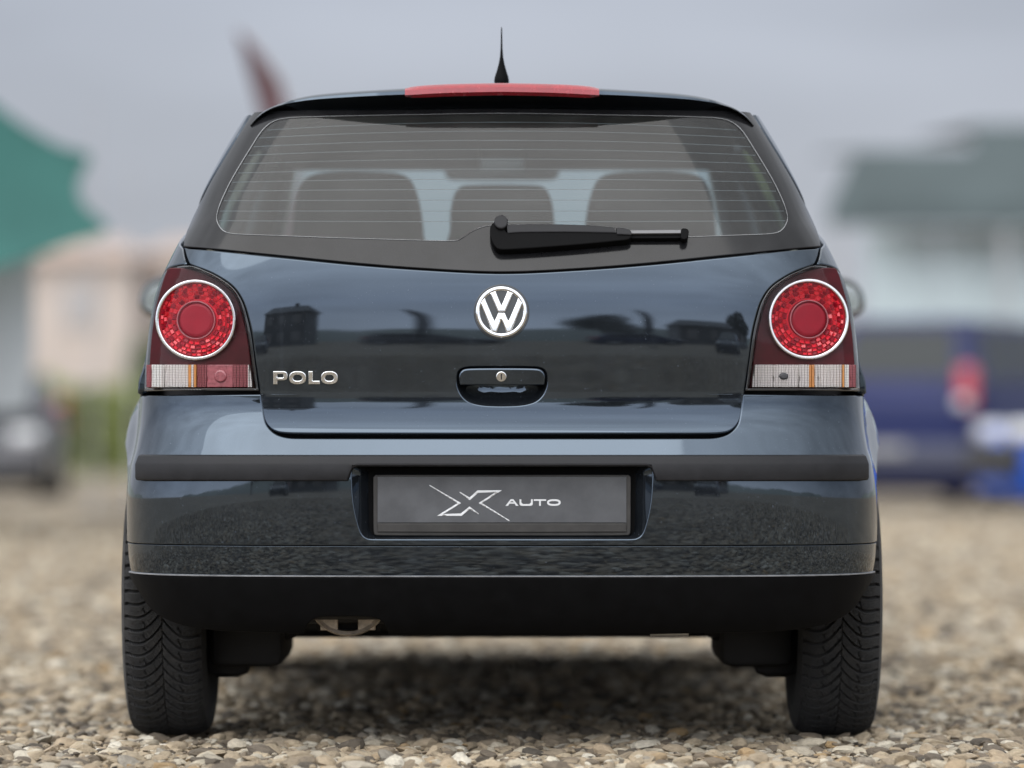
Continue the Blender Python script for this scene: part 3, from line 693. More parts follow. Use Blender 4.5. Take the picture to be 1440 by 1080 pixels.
# ---- wiper
wip = empty('wiper', (0, 0, 0)); wip.parent = car
def wp(pts, nm, m, o0, th, rnd=.002): return panel(nm, glassS, [(p[0], p[1] + o0 * 318, *p[2:]) for p in pts], m, wip, off=o0, rnd=rnd, rim=th, step=.008, edge=.006)
wp([(690, 318), (689.6, 331), (695, 345), (703, 351), (732, 350.2), (805, 345), (862, 339.7), (884, 336.8), (887.5, 331), (885, 325.5), (866, 327, c), (800, 325.3), (734, 325.6), (712, 327, c), (706, 316), (697, 313)], 'wiper_arm', M['plastic'], .022, .018)
wp([(712, 316.5, c), (760, 315.6), (820, 317), (864, 320.3, c), (866, 328, c), (800, 327), (734, 327.3), (714, 328.5, c)], 'arm_top', M['strip'], .025, .010)
wp([(866, 320.4, c), (880, 321.6), (886.5, 325), (887.5, 331, c), (867, 330, c)], 'arm_hinge', M['strip'], .026, .010)
wp(circ(704.6, 312.3, 9.6, 28), 'pivot_cap', M['strip'], .030, .02, .003)
wp([(886, 324.6, c), (962, 324, c), (962, 328.6, c), (886, 329, c)], 'blade_spring', M['blade_grey'], .020, .004, .0006)
wp([(886, 329.2, c), (963, 329, c), (963, 335.2, c), (886, 335.4, c)], 'blade_rubber', M['plastic'], .014, .012, .001)
wp([(957, 322.8), (966, 323), (967.5, 329), (965, 335.8), (957.5, 336)], 'blade_cap', M['plastic'], .022, .014, .0012)

# ---- tail lamps
lamp_in = [(264, 375.5), (291, 384), (313, 396), (327.5, 408), (336.5, 422.5), (342.5, 441), (349, 470), (355, 513), (360.5, 546.5, 'c')]
seal_in = [(263, 372.8), (291.5, 381.8), (313.5, 394), (328.6, 406), (338.8, 421.5), (345.6, 440.4), (352.6, 470), (358.6, 513), (363.6, 549.5, 'c')]
phi_o = -math.radians(60) * K
def lamp(side):
    fl = (lambda p: p) if side < 0 else flip
    L = empty('tail_lamp', (0, 0, 0)); L.parent = car
    if side < 0: L['label'] = 'left rear lamp with pinkish fog lamp cell in the clear bar'
    else: L['label'] = 'right rear lamp with a bright clear reversing cell'
    lens = lamp_in + [('d', phi_o, .7255, 'c'), ('d', phi_o, .80), ('d', phi_o, .90), ('d', phi_o * .985, .955), ('d', phi_o * .93, .9635, 'c')]
    seal = seal_in + [('d', phi_o * 1.012, .7215, 'c'), ('d', phi_o * 1.012, .80), ('d', phi_o * 1.012, .90), ('d', phi_o, .957), ('d', phi_o * .93, .967, 'c')]
    panel('lamp_seal', gate, fl(seal), M['gloss_black'], L, holes=[fl(lens)], off=-.001, rnd=.0008, rim=.02, step=.01, edge=.006)
    panel('lens', gate, fl(lens), M['clear_lens'], L, off=.001, rnd=.002, rim=0, step=.010, edge=.006)
    xc = side * .615; yc = gate.point(gate.from_px(277, 450)[0], .86).y + .045
    pl = Plane(yc, side * .22, xc)
    cx, cyy = (277.2, 450) if side < 0 else (1135.2, 448.8)
    hous = [(238, 377), (264, 378), (290, 386), (312, 398), (326, 410), (334, 424), (340, 442), (347, 471), (353, 513, 'c'), (357, 545.5, 'c'), (208, 545.5, 'c'), (210, 512, 'c'), (213, 473), (219, 433), (227, 402), (233, 384)]
    hs = panel('lamp_housing', pl, fl(hous), M['red_dark'], L, rnd=.002, rim=.02, step=.03, edge=.01)
    ctr = pl.from_px(cx, cyy); Rm = 52 * (yc - CY) / F
    def uvf(x, z):
        dx, dz = x - ctr[0], z - ctr[1]; r = math.hypot(dx, dz) / Rm; return ((math.atan2(dz, dx) / (2 * math.pi)) * 34, r * 9)
    # ring of small red blocks, built as single moulded pieces
    bm = bmesh.new()
    for ri, (r0, r1, nb) in enumerate(((29.5, 35.2, 26), (36.0, 41.0, 32), (41.8, 46.2, 38), (47, 50.8, 44))):
        for k in range(nb):
            a0 = (k + .06) / nb * 2 * math.pi + ri * .05; a1 = (k + .94) / nb * 2 * math.pi + ri * .05; am_ = (a0 + a1) / 2; q = []
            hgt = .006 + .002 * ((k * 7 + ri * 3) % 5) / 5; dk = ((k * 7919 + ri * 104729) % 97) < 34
            for (rr, aa) in ((r0, a0), (r1, a0), (r1, a1), (r0, a1)):
                xz = pl.from_px(cx + rr * math.cos(aa), cyy + rr * math.sin(aa)); q.append(pl.point(*xz))
            ce = sum(q, Vector()) / 4; out_ = Vector((math.cos(am_), 0, -math.sin(am_))); jit = Vector((.25 * math.cos(k * 2.4), 0, .25 * math.sin(k * 1.7)))
            top = [bm.verts.new(ce + (v - ce) * .80 + Vector((0, -hgt - (v - ce).dot(out_ * .55 + jit), 0))) for v in q]; bot = [bm.verts.new(v + Vector((0, -.002, 0))) for v in q]
            fs_ = [bm.faces.new(top)]            # each block leans to the centre like a bowl reflector
            for i in range(4): fs_.append(bm.faces.new((top[i], top[(i + 1) % 4], bot[(i + 1) % 4], bot[i])))
            for f in fs_: f.material_index = 1 if dk else 0  # random blocks in darker red, uneven glints put into the colour
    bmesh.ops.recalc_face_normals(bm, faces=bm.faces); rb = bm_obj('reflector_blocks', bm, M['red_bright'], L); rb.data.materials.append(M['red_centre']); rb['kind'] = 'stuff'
    panel('lamp_disc', pl, circ(cx, cyy, 54, 60), M['red_disc'], L, holes=[circ(cx, cyy, 27, 40)], off=.002, rnd=.0005, rim=.002, step=.02, edge=.006)
    panel('chrome_ring', pl, circ(cx, cyy, 56.6, 80), M['chrome'], L, holes=[circ(cx, cyy, 52.0, 72)], off=.012, rnd=.0022, rim=.012, step=.003, edge=.004)
    panel('inner_disc', pl, circ(cx + .5, cyy + .3, 27, 44), M['red_centre'], L, off=.013, rnd=.011, rim=.006, step=.004, edge=.004)
    panel('inner_ring', pl, circ(cx + .5, cyy + .3, 27.0, 48), M['pink'], L, holes=[circ(cx + .5, cyy + .3, 25.4, 44)], off=.012, rnd=.0006, rim=.005, step=.003, edge=.004)
    def cell(x0, x1, m, y0=513, y1=544.5, o0=.006, nm='reflector_cell', sl=0):
        panel(nm, pl, fl([(x0, y0, c), (x1, y0, c), (x1 + sl, y1, c), (x0, y1, c)]), m, L, off=o0, rnd=.0012, rim=.006, step=.012, edge=.012)
    if side < 0:
        cell(207, 214, M['pink_flutes']); cell(214.6, 232, M['white_flutes'], o0=.008); cell(232.6, 266, M['white_flutes'], o0=.005); cell(266.5, 270.5, M['amber'], o0=.009); cell(271, 273.6, M['white_flutes'], o0=.011)
        cell(274, 277.5, M['amber'], o0=.009); cell(278, 291, M['pink_flutes']); cell(291.6, 328, M['pink'], o0=.004); cell(328.6, 350, M['pink_flutes'], o0=.007, sl=4); cell(350.4, 352.6, M['white_flutes'], o0=.011, sl=4)
        panel('bulb', pl, circ(311, 529, 9, 24), M['pink'], L, off=.009, rnd=.004, rim=.006, step=.004)
    else:
        cell(209, 219, M['pink_flutes']); cell(219.6, 226, M['white_flutes'], o0=.008); cell(226.5, 229, M['amber'], o0=.01); cell(229.5, 264, M['white_flutes'], o0=.006); cell(264.4, 268, M['white_flutes'], o0=.011)
        cell(268.4, 272, M['amber'], o0=.009); cell(272.3, 275.6, M['amber'], o0=.007); cell(276, 290, M['white_flutes'], o0=.009); cell(290.5, 326, M['white_flutes'], o0=.005); cell(326.5, 352, M['white_flutes'], o0=.009, sl=4)
        panel('bulb', pl, fl(circ(311, 529, 6.5, 24, 5)), M['emblem_dark'], L, off=.010, rnd=.004, rim=.006, step=.004)
lamp(-1); lamp(1)

# ---- bumper
phi_b = -math.radians(64) * K
rec_half = [(706, 655.5), (503, 655.5), (496, 660), (495.5, 680), (497.5, 707), (501, 726), (506, 744), (510, 752), (517, 757), (530, 758), (706, 758)]
ub = [(706, 616.5), (420, 616.2), (400, 614.5), (385, 608.5), (374, 596), (370, 578), (366.5, 553.5, 'c'), ('d', -.40, .7125), ('d', -.5, .7125), ('d', -.62, .7125), ('d', phi_b, .7125, 'c'), ('d', phi_b, .60), ('d', phi_b, .50), ('d', phi_b, .43),
      ('d', phi_b * .99, .4125, 'c')]
zc1 = bump.from_px(706, 767.6)[1]
ub = ub[:-1] + [('d', phi_b * .995, zc1, 'c'), ('d', -.6, zc1), ('d', -.4, zc1), ('d', -.2, zc1), (706, 767.6)]
bumper = panel('bumper', bump, mirror(ub), M['paint'], car, holes=[mirror(rec_half)], step=.011, edge=.007, rnd=.003, rim=.015)
zc2 = bump.from_px(706, 768.6)[1]; zc3 = bump.from_px(706, 810)[1]
lb = [(706, 768.6), ('d', -.2, zc2), ('d', -.4, zc2), ('d', -.6, zc2), ('d', phi_b * .995, zc2, 'c'), ('d', phi_b * .975, zc3, 'c'), ('d', -.6, zc3), ('d', -.4, zc3), ('d', -.2, zc3), (706, 810)]
panel('bumper_lower_face', bump, mirror(lb), M['paint'], bumper, off=-.0015, step=.011, edge=.008, rnd=.0006, rim=.015)
zc4 = bump.from_px(706, 812)[1]
va = [(706, 812), ('d', -.2, zc4), ('d', -.4, zc4), ('d', -.6, zc4), ('d', phi_b * .965, zc4, 'c'), (197, 833), (206, 848), (217, 861), (235, 872), (255, 879.5), (275, 883.5), (305, 887), (360, 889.5), (428, 891.5, 'c')]
va_l = va + [(433, 878), (444, 869.5), (466, 867), (518, 867.5), (538, 875), (547, 893, 'c'), (700, 893.5)]
va_r = [(2 * PX0 - p[0], p[1], *p[2:]) if p[0] != 'd' else ('d', -p[1], p[2], *p[3:]) for p in va[1:-1]] 
panel('valance', bump, va_l + [(860, 893)] + va_r[::-1], M['plastic'], bumper, off=.002, step=.012, edge=.007, rnd=.003, rim=.03)
zl1, zl2 = bump.from_px(706, 809.7)[1], bump.from_px(706, 811.3)[1]
panel('bumper_edge_highlight', bump, mirror([(706, 809.7), ('d', -.2, zl1), ('d', -.4, zl1), ('d', -.6, zl1), ('d', phi_b * .972, zl1, 'c'), ('d', phi_b * .970, zl2, 'c'), ('d', -.6, zl2), ('d', -.4, zl2), ('d', -.2, zl2), (706, 811.3)]), M['edge_highlight'], bumper, off=.0025, rnd=.0004, rim=.008, step=.03, edge=.008)  # lip edge whose caught light is put into the pale grey colour
# lip under the valance
lipz = bump.from_px(706, 890)[1]
# plate recess walls
rl = dense(to_dom(bump, mirror(rec_half)), .006); A = [bump.point(*p) + Vector((0, .002, 0)) for p in rl]
fl_half = [(706, 656.5), (524, 656.5), (519, 659), (518, 680), (518.5, 707), (519, 726), (519.5, 742), (521, 748), (525, 751.5), (532, 752.5), (706, 752.8)]
plR = Plane(.046)
rl2 = dense(to_dom(plR, mirror(fl_half)), .0061)
# resample both loops by arc length so the wall is even
def resample(P, n):
    P = [Vector(p) for p in P]; P.append(P[0]); d = [0]
    for a, b in zip(P, P[1:]): d.append(d[-1] + (b - a).length)
    out = []; 
    for t in np.linspace(0, d[-1], n, endpoint=False):
        i = max(0, int(np.searchsorted(d, t, side='right')) - 1); i = min(i, len(P) - 2); out.append(P[i].lerp(P[i + 1], (t - d[i]) / max(1e-9, d[i + 1] - d[i])))
    return out
A2 = resample(A, 240); B2 = resample([plR.point(*p) for p in rl2], 240)
loft_loops('plate_recess', A2, B2, M['paint'], bumper, steps=4)
bm = bmesh.new(); bm.faces.new([bm.verts.new(p) for p in B2]); bm_obj('recess_floor', bm, M['plastic'], bumper)
# rub strip
strip_in = 0
def rub_strip():
    phe = bump.from_px(200, 655)[0]; n = 160; V, Fc = [], []; prof_n = 9
    for i in range(n + 1):
        a = phe + (-2 * phe) * i / n; ed = min(i, n - i) / n; shr = min(1, (ed / .006) ** .5) if ed < .006 else 1
        base = bump.point(a, .566); px_ = PX0 + base.x * F / (base.y - CY)
        inner = max(0, min(1, (214 - abs(px_ - 706)) / 5.0)); zb = .5405 * (1 - inner) + .5695 * inner
        zt = .5925
        for (o_, z) in ((-.004, zt), (.004, zt - .0005), (.0085, zt - .003), (.0135, zt - .015), (.0150, zt - .020), (.0150, zb + .006), (.0135, zb + .002), (.010, zb), (-.004, zb)):
            p = bump.point(a, .566); e_ = 1e-3; du = bump.point(a + e_, .566) - bump.point(a - e_, .566); nn = Vector((du.y, -du.x, 0)).normalized()
            q = p + nn * (o_ * shr + .003); V.append((q.x, q.y, z))
    for i in range(n):
        for k in range(prof_n - 1): Fc.append((i * prof_n + k, (i + 1) * prof_n + k, (i + 1) * prof_n + k + 1, i * prof_n + k + 1))
    Fc.append(tuple(range(prof_n))); Fc.append(tuple(n * prof_n + k for k in range(prof_n)))
    bm = bmesh.new(); vs = [bm.verts.new(v) for v in V]
    for f in Fc: bm.faces.new([vs[i] for i in f])
    bmesh.ops.recalc_face_normals(bm, faces=bm.faces); return bm_obj('rub_strip', bm, M['strip'], bumper, auto=28)
rub_strip()
# number plate holder with printed plate
holder = empty('plate_holder', (0, 0, 0)); holder.parent = car
plP = Plane(.030, tilt=-.03, zc=.5)
panel('holder_frame', plP, mirror([(706, 668), (528, 668), (525, 671), (525, 700), (525.5, 748), (529, 753), (706, 753.5)]), M['plate_frame'], holder, off=0, rnd=.002, rim=.012, step=.03, edge=.008)
panel('frame_bar', plP, mirror([(706, 736), (531, 736, c), (531, 748, c), (706, 748.5)]), M['plate_frame'], holder, off=.004, rnd=.0015, rim=.006, step=.03, edge=.008)
plate = panel('plate', plP, mirror([(706, 670.5), (531, 670.5, c), (531, 735, c), (706, 735)]), M['plate'], holder, off=.0025, rnd=.0008, rim=.003, step=.03, edge=.01)
def poly_stroke(pts, w):
    """Outline of a polyline stroke with mitred joints and pointed ends."""
    Lf, Rt = [], []; n = len(pts)
    for i, (x, y) in enumerate(pts):
        if i == 0: d0 = d1 = np.array(pts[1]) - np.array(pts[0])
        elif i == n - 1: d0 = d1 = np.array(pts[-1]) - np.array(pts[-2])
        else: d0, d1 = np.array(pts[i]) - np.array(pts[i - 1]), np.array(pts[i + 1]) - np.array(pts[i])
        d0 = d0 / np.linalg.norm(d0); d1 = d1 / np.linalg.norm(d1); nb = np.array([-d0[1] - d1[1], d0[0] + d1[0]]); nb = nb / np.linalg.norm(nb)
        ww = w[i] / 2; k = ww / max(.35, abs(nb @ np.array([-d0[1], d0[0]]))); Lf.append((x + nb[0] * k, y + nb[1] * k, c)); Rt.append((x - nb[0] * k, y - nb[1] * k, c))
    return Lf + Rt[::-1]
for pts_, w_ in (([(604, 682.3), (646, 707.4), (619, 724), (648.6, 723.6), (660.4, 714), (673, 722.6)], [1.1, 2.6, 3.2, 3.4, 3.0, 1.1]),
                 ([(646.5, 692), (660.5, 701.4), (672, 691.2), (701.5, 690.6), (675.5, 707.3), (716.3, 732.2)], [1.1, 3.0, 3.4, 3.2, 2.6, 1.1])):
    panel('logo_stroke', plP, poly_stroke(pts_, w_), M['logo'], plate, off=.0031, rnd=.00005, rim=.0008, step=.05, edge=.01)
for ch, x0, x1 in (('A', 710.8, 729.2), ('U', 730.6, 749.2), ('T', 750.6, 768), ('O', 769.2, 788.4)):
    o_, h_ = letter_outlines(ch, x0, x1, 702, 711.2, 2.5)
    panel('letter', plP, o_, M['logo'], plate, holes=h_, off=.0031, rnd=.00005, rim=.0008, step=.05, edge=.002)

# ---- body sides (quarter panels, doors, sills) with window and wheel openings
side = Shell(lambda z: R_gate(z) if z < 1.0 else R_glass(z), W_up, pchip([.2, .60, .70, .78, 1.4], [.60, .60, .56, .50, .50]), pchip([.2, .62, .72, .82, 1.4], [3.9, 3.9, 4.8, 6.0, 6.0]), .03)
side.R = pchip([.2, .45, .60, .72, .80, .9, .96, 1.0, 1.1, 1.2, 1.3, 1.36], [.06, .02, .035, .045, R_gate(.80), R_gate(.9), R_gate(.96) - .004, R_glass(1.0) - .006, R_glass(1.1) + .002, R_glass(1.2) + .004, R_glass(1.3) + .006, R_glass(1.36) + .006])
zz_ = np.linspace(.2, .80, 61); ye_ = [bump.point(K * math.radians(64), z).y for z in zz_]; xe_ = [bump.point(K * math.radians(64), z).x for z in zz_]
class SideShell(Shell):
    def point(s, a, z):                     # below the lamps the wing starts flush with the bumper end and swells out to the wheel arch
        p = Shell.point(s, a, z); wt = max(0, min(1, (.775 - z) / .055)); wt = wt * wt * (3 - 2 * wt)
        if wt > 0 and abs(a) > .5:
            t = max(0, min(1, (p.y - np.interp(z, zz_, ye_)) / .30)); t = t * t * (3 - 2 * t); xe = np.interp(z, zz_, xe_) + .001
            x = xe + (s.W(z) - xe) * t if abs(a) < K * math.pi / 2 + .2 else abs(p.x)
            if abs(a) >= K * math.pi / 2 + .2: x = abs(p.x)
            nx = abs(p.x) * (1 - wt) + x * wt; p.x = nx if p.x > 0 else -nx
        return p
side = SideShell(side.R, W_up, side.Df, side.nf, .03)
def sd(y, z, *k): return ('d', -side.a_of_y(y, z), z, *k)
AX0, AX1, AR = .65, 3.115, .335
def arch(yc, n=18, a0=0, a1=math.pi): return [sd(yc + AR * math.cos(t), .28 + AR * math.sin(t)) for t in np.linspace(a0, a1, n)]
def side_panel(sg):
    fl = (lambda p: p) if sg < 0 else flip
    out = [('d', side.from_px(351, 160)[0] - .004, side.from_px(351, 160)[1], 'c')]
    for p in ((346, 168), (334.5, 188), (316.5, 217), (301, 243), (283.5, 276), (269, 305), (261, 323), (255, 347)): out.append(p)
    out += [(256.5, 351), (261.5, 370, 'c'), ('d', phi_o * .93, .969, 'c'), ('d', phi_o * 1.0, .959), ('d', phi_o * 1.02, .90), ('d', phi_o * 1.022, .80), ('d', phi_o * 1.022, .716, 'c'), *[('d', -side.a_of_y(float(np.interp(z, zz_, ye_)) + .003, z), z) for z in (.712, .68, .64, .60, .55, .50)]]
    out += [sd(AX0 + AR * math.cos(t), .28 + AR * math.sin(t)) for t in np.linspace(math.radians(152), 0, 18)]
    out += [sd(AX0 + AR + .01, .19, 'c'), sd(2.0, .175), sd(AX1 - AR - .01, .19, 'c')]
    out += [sd(AX1 + AR * math.cos(t), .28 + AR * math.sin(t)) for t in np.linspace(math.pi, 0, 18)]
    out += [sd(AX1 + AR + .02, .24, 'c'), sd(3.72, .26, 'c'), sd(3.72, .60), sd(3.62, .74, 'c'), sd(3.2, .86), sd(2.75, .94, 'c'), sd(2.3, 1.13), sd(1.85, 1.315), sd(1.6, 1.34, 'c'), sd(1.2, 1.345), sd(.8, 1.325), sd(.62, 1.305)]
    w1 = [sd(.78, .99, 'c'), sd(1.45, .975, 'c'), sd(1.45, 1.30, 'c'), sd(1.05, 1.29), sd(.86, 1.22)]
    w2 = [sd(1.52, .975, 'c'), sd(2.45, .965, 'c'), sd(2.2, 1.09), sd(1.80, 1.265, 'c'), sd(1.52, 1.30, 'c')]
    body = panel('body_side', side, fl(out), M['paint'], car, holes=[fl(w1), fl(w2)], step=.03, edge=.014, rnd=.003, rim=.02)
    for w in (w1, w2): panel('side_window', side, fl(w), M['side_glass'], body, off=-.006, rnd=.0005, rim=0, step=.05, edge=.02)
    # shut lines of the rear door and a door handle
    for pts_ in ([(1.02, .62), (1.00, .70), (.93, .80), (.86, .90), (.80, .975)], [(1.48, .30), (1.485, .6), (1.485, .97)], [(2.42, .32), (2.46, .6), (2.45, .95)]):
        Lc = [sd(y, z) for y, z in pts_]; Lr = [('d', p[1] - .004, p[2]) for p in Lc[::-1]]
        panel('shut_line', side, fl(Lc + Lr), M['dark'], body, off=.0006, rnd=.0003, rim=0, step=.05, edge=.02)
    for y in (1.12, 1.62):
        panel('door_handle', side, fl([sd(y, .845), sd(y + .16, .845), sd(y + .17, .86), sd(y + .16, .873), sd(y, .873), sd(y - .01, .86)]), M['paint'], body, off=.028, rnd=.006, rim=.02, step=.03, edge=.01)
    return body
bs = [side_panel(-1), side_panel(1)]
# roof, bonnet and front skin
def grid_obj(name, f, us, vs, m, parent, thick=None, auto=None):
    V = [f(u, v) for v in vs for u in us]; n = len(us)
    Fc = [(j * n + i, j * n + i + 1, (j + 1) * n + i + 1, (j + 1) * n + i) for j in range(len(vs) - 1) for i in range(n - 1)]
    return mesh_obj(name, V, Fc, m, parent, smooth=True)
rz = pchip([.30, .5, .8, 1.2, 1.55, 1.8], [1.330, 1.352, 1.374, 1.388, 1.380, 1.350]); rw_ = pchip([.30, .6, 1.2, 1.6, 1.8], [.50, .525, .53, .535, .54])
roof = grid_obj('roof', lambda u, v: (u * rw_(v), v, rz(v) - .062 * abs(u) ** 3.2), np.linspace(-1, 1, 31), np.linspace(.36, 1.8, 22), M['paint'], car)
grid_obj('headliner', lambda u, v: (u * (rw_(v) - .01), v, rz(v) - .055 * abs(u) ** 3.2 - .04), np.linspace(-1, 1, 15), np.linspace(.42, 1.76, 12), M['headliner'], car)
hz_ = pchip([2.6, 2.9, 3.3, 3.7, 3.86, 3.90], [.955, .90, .83, .74, .64, .55]); hw_ = pchip([2.6, 3.0, 3.5, 3.8, 3.92], [.70, .74, .74, .62, .50])
grid_obj('bonnet', lambda u, v: (u * hw_(v), v, hz_(v) - .05 * abs(u) ** 3), np.linspace(-1, 1, 21), np.linspace(2.6, 3.9, 20), M['paint'], car)
grid_obj('front_bumper', lambda u, v: (u * .76, 3.92 - .24 * abs(u) ** 3 - .05 * abs((v - .4) / .2) ** 2, v), np.linspace(-1, 1, 21), np.linspace(.17, .62, 9), M['paint'], car)
# windscreen and its pillars
wsf = lambda u, v: (u * (.515 + (.64 - .515) * v), 1.76 + .84 * v + .05 * (1 - u * u), 1.352 - .39 * v - .02 * u * u)
grid_obj('windscreen', wsf, np.linspace(-1, 1, 17), np.linspace(0, 1, 9), M['wind_glass'], car)
for sg in (-1, 1):
    tube('windscreen_pillar', [Vector(wsf(sg, v)) + Vector((0, 0, -.005)) for v in np.linspace(0, 1.0, 7)], .035, M['paint'], car)
    box('centre_pillar', (sg * .62, 1.48, 1.13), (.05, .10, .36), M['trim'], car, .015, Matrix.Rotation(-sg * .33, 4, 'Y'))
tube('windscreen_header', [wsf(u, 0.0) for u in np.linspace(-1, 1, 9)], .035, M['trim'], car)
for sg in (-1, 1): box('sun_visor', (sg * .29, 1.74, 1.308), (.48, .022, .085), M['headliner'], car, .01)
box('visor_centre', (0, 1.745, 1.322), (.12, .02, .06), M['headliner'], car, .006)
# cabin
cab = empty('cabin', (0, 0, 0)); cab.parent = car
box('dashboard', (0, 2.35, .84), (1.28, .45, .22), M['trim'], cab, .06)
box('parcel_shelf', (0, .52, .905), (1.10, .52, .02), M['trim'], cab, .006)
def cushion(name, outline, y, th, m, parent, lean=.2):
    """Upholstered shape from a rear-view outline (x, z), pillowed and leaning back."""
    L = dense([(p[0], p[1], False) for p in outline], .02); cz = L[:, 1].min()
    ctr_ = L.mean(0); rings = []
    for t, s_ in ((-1, .80), (-.8, .93), (-.3, 1.0), (.3, 1.0), (.8, .93), (1, .80)):
        rings.append([Vector((ctr_[0] + (p[0] - ctr_[0]) * s_, y + t * th / 2 - lean * (p[1] - cz), ctr_[1] + (p[1] - ctr_[1]) * s_)) for p in L])
    bm = bmesh.new(); R_ = [[bm.verts.new(v) for v in r] for r in rings]; n = len(L)
    for a, b in zip(R_, R_[1:]):
        for i in range(n): bm.faces.new((a[i], a[(i + 1) % n], b[(i + 1) % n], b[i]))
    bm.faces.new(R_[0]); bm.faces.new(R_[-1]); bmesh.ops.recalc_face_normals(bm, faces=bm.faces)
    return bm_obj(name, bm, m, parent, auto=50)
dS = 9.62; sc_ = dS / F
def hr(pts): return [((px - PX0) * sc_, H + (PY0 - py) * sc_) for px, py in pts]
yS = dS + CY
hl = [(410, 352), (411, 331), (416, 290), (424, 262), (438, 248), (470, 243), (520, 243), (558, 245), (576, 252), (586, 270), (593, 300), (596, 331), (596, 352)]
hm = [(632, 352), (633, 325), (634, 296), (640, 272), (648, 263), (680, 261), (730, 261), (762, 263), (771, 272), (777, 290), (780, 325), (780, 352)]
cushion('headrest', hr(hl), yS, .10, M['seat'], cab, .12); cushion('headrest', hr([(2 * PX0 + 6 - x, y) for x, y in hl]), yS, .10, M['seat'], cab, .12); cushion('headrest', hr(hm), yS, .09, M['seat'], cab, .12)
cushion('rear_seat_back', [(-.62, .45), (-.63, .80), (-.60, 1.0), (-.5, 1.055), (0, 1.06), (.5, 1.055), (.60, 1.0), (.63, .80), (.62, .45)], yS + .04, .16, M['seat'], cab, .2)
for sg in (-1, 1):
    cushion('front_seat_back', [(sg * .34 + a, b) for a, b in ((-.24, .45), (-.25, .8), (-.22, 1.0), (-.12, 1.06), (.12, 1.06), (.22, 1.0), (.25, .8), (.24, .45))], 2.05, .14, M['seat'], cab, .2)
    cushion('front_headrest', [(sg * .34 + a, b) for a, b in ((-.10, 1.09), (-.12, 1.15), (-.10, 1.22), (0, 1.235), (.10, 1.22), (.12, 1.15), (.10, 1.09))], 2.0, .09, M['seat'], cab, .1)
cushion('rear_view_mirror', [(-.125, 1.258), (-.14, 1.275), (-.13, 1.30), (0, 1.308), (.13, 1.30), (.14, 1.275), (.125, 1.258)], 1.98, .04, M['trim'], cab, 0)
box('cabin_floor', (0, 1.7, .40), (1.36, 2.0, .03), M['trim'], cab)
for sg in (-1, 1): box('door_card', (sg * .70, 1.6, .70), (.03, 1.7, .5), M['trim'], cab)
# dark sheet added behind panel gaps and boot to stop light leaks
lin = lambda u, v: tuple(bump.point(u, min(v, .74)) * 1.0 + Vector((0, .07, 0)) if v < .70 else gate.point(u, v) + Vector((0, .085, 0)))
def block_sheet_f(u, v):
    S_ = bump if v < .70 else gate; p = S_.point(u, v); return (p.x * .965, p.y + (.075 if v < .7 else .105), v)
grid_obj('light_block_sheet', block_sheet_f, np.linspace(-1.0, 1.0, 61), np.linspace(.315, .935, 28), M['dark'], car)
# underbody, beam axle, silencer, towing eye
ub_ = empty('underbody', (0, 0, 0)); ub_.parent = car
box('floor_pan', (0, 1.95, .275), (1.12, 3.5, .05), M['under'], ub_, .01)
box('under_shade_tray', (0, 2.45, .205), (1.22, 2.7, .05), M['under'], ub_, .01)  # tray added low to keep light off the ground under the car
box('under_shade_box', (0, 1.30, .245), (.95, .6, .09), M['under'], ub_, .03)  # low box added to darken the ground beneath the floor
box('boot_floor', (0, .45, .29), (1.1, .6, .06), M['under'], ub_, .02)
tube('axle_beam', [(-.6, .95, .29), (-.3, .98, .29), (.3, .98, .29), (.6, .95, .29)], .04, M['under'], ub_)
for sg in (-1, 1):
    bm = bmesh.new(); add_box(bm, (sg * .535, .72, .225), (.155, .42, .16), .025); add_box(bm, (sg * .58, .62, .27), (.10, .10, .3), .03); add_box(bm, (sg * .515, .80, .205), (.07, .12, .10), .02); add_box(bm, (sg * .47, .66, .245), (.08, .2, .09), .02)
    bm_obj('trailing_arm', bm, M['under'], ub_, auto=40)
    tube('spring', [(sg * .5 + .05 * math.cos(t), .78 + .05 * math.sin(t), .22 + t * .006) for t in np.linspace(0, 25, 90)], .006, M['under'], ub_, 6)
    bm = bmesh.new(); n = 20
    ws = [[bm.verts.new((sg * x, AX0 + .345 * math.cos(t), .28 + .345 * math.sin(t))) for t in np.linspace(-.3, 2.35, n)] for x in (.56, .775)]
    for i in range(n - 1): bm.faces.new((ws[0][i], ws[0][i + 1], ws[1][i + 1], ws[1][i]))
    bm.faces.new(ws[0]); bm_obj('wheel_liner', bm, M['under'], ub_)
mu = lathe('silencer', [(.074, .235), (.076, .20), (.083, .197), (.086, .203), (.085, .212), (.080, .214), (.080, .50)], M['exhaust'], ub_, 'Y', 40, (-.3115, 0, .311))
box('shade_backing_plate', (-.3115, .52, .30), (.26, .02, .15), M['under'], ub_)  # dark plate added behind the silencer, standing in for shade there
for sg in (-1, 1):
    bm = bmesh.new(); add_box(bm, (-.3115 + sg * .038, .203, .262), (.036, .006, .05), .002); bm_obj('silencer_plate', bm, M['exhaust'], mu)
box('silencer_shadow_plate', (-.3115, .225, .28), (.13, .004, .09), M['dark'], mu)  # dark plate put in as the shadow inside the silencer end
tube('towing_eye', [(.298, .16, .236), (.375, .16, .236)], .009, M['satin'], ub_, 12)

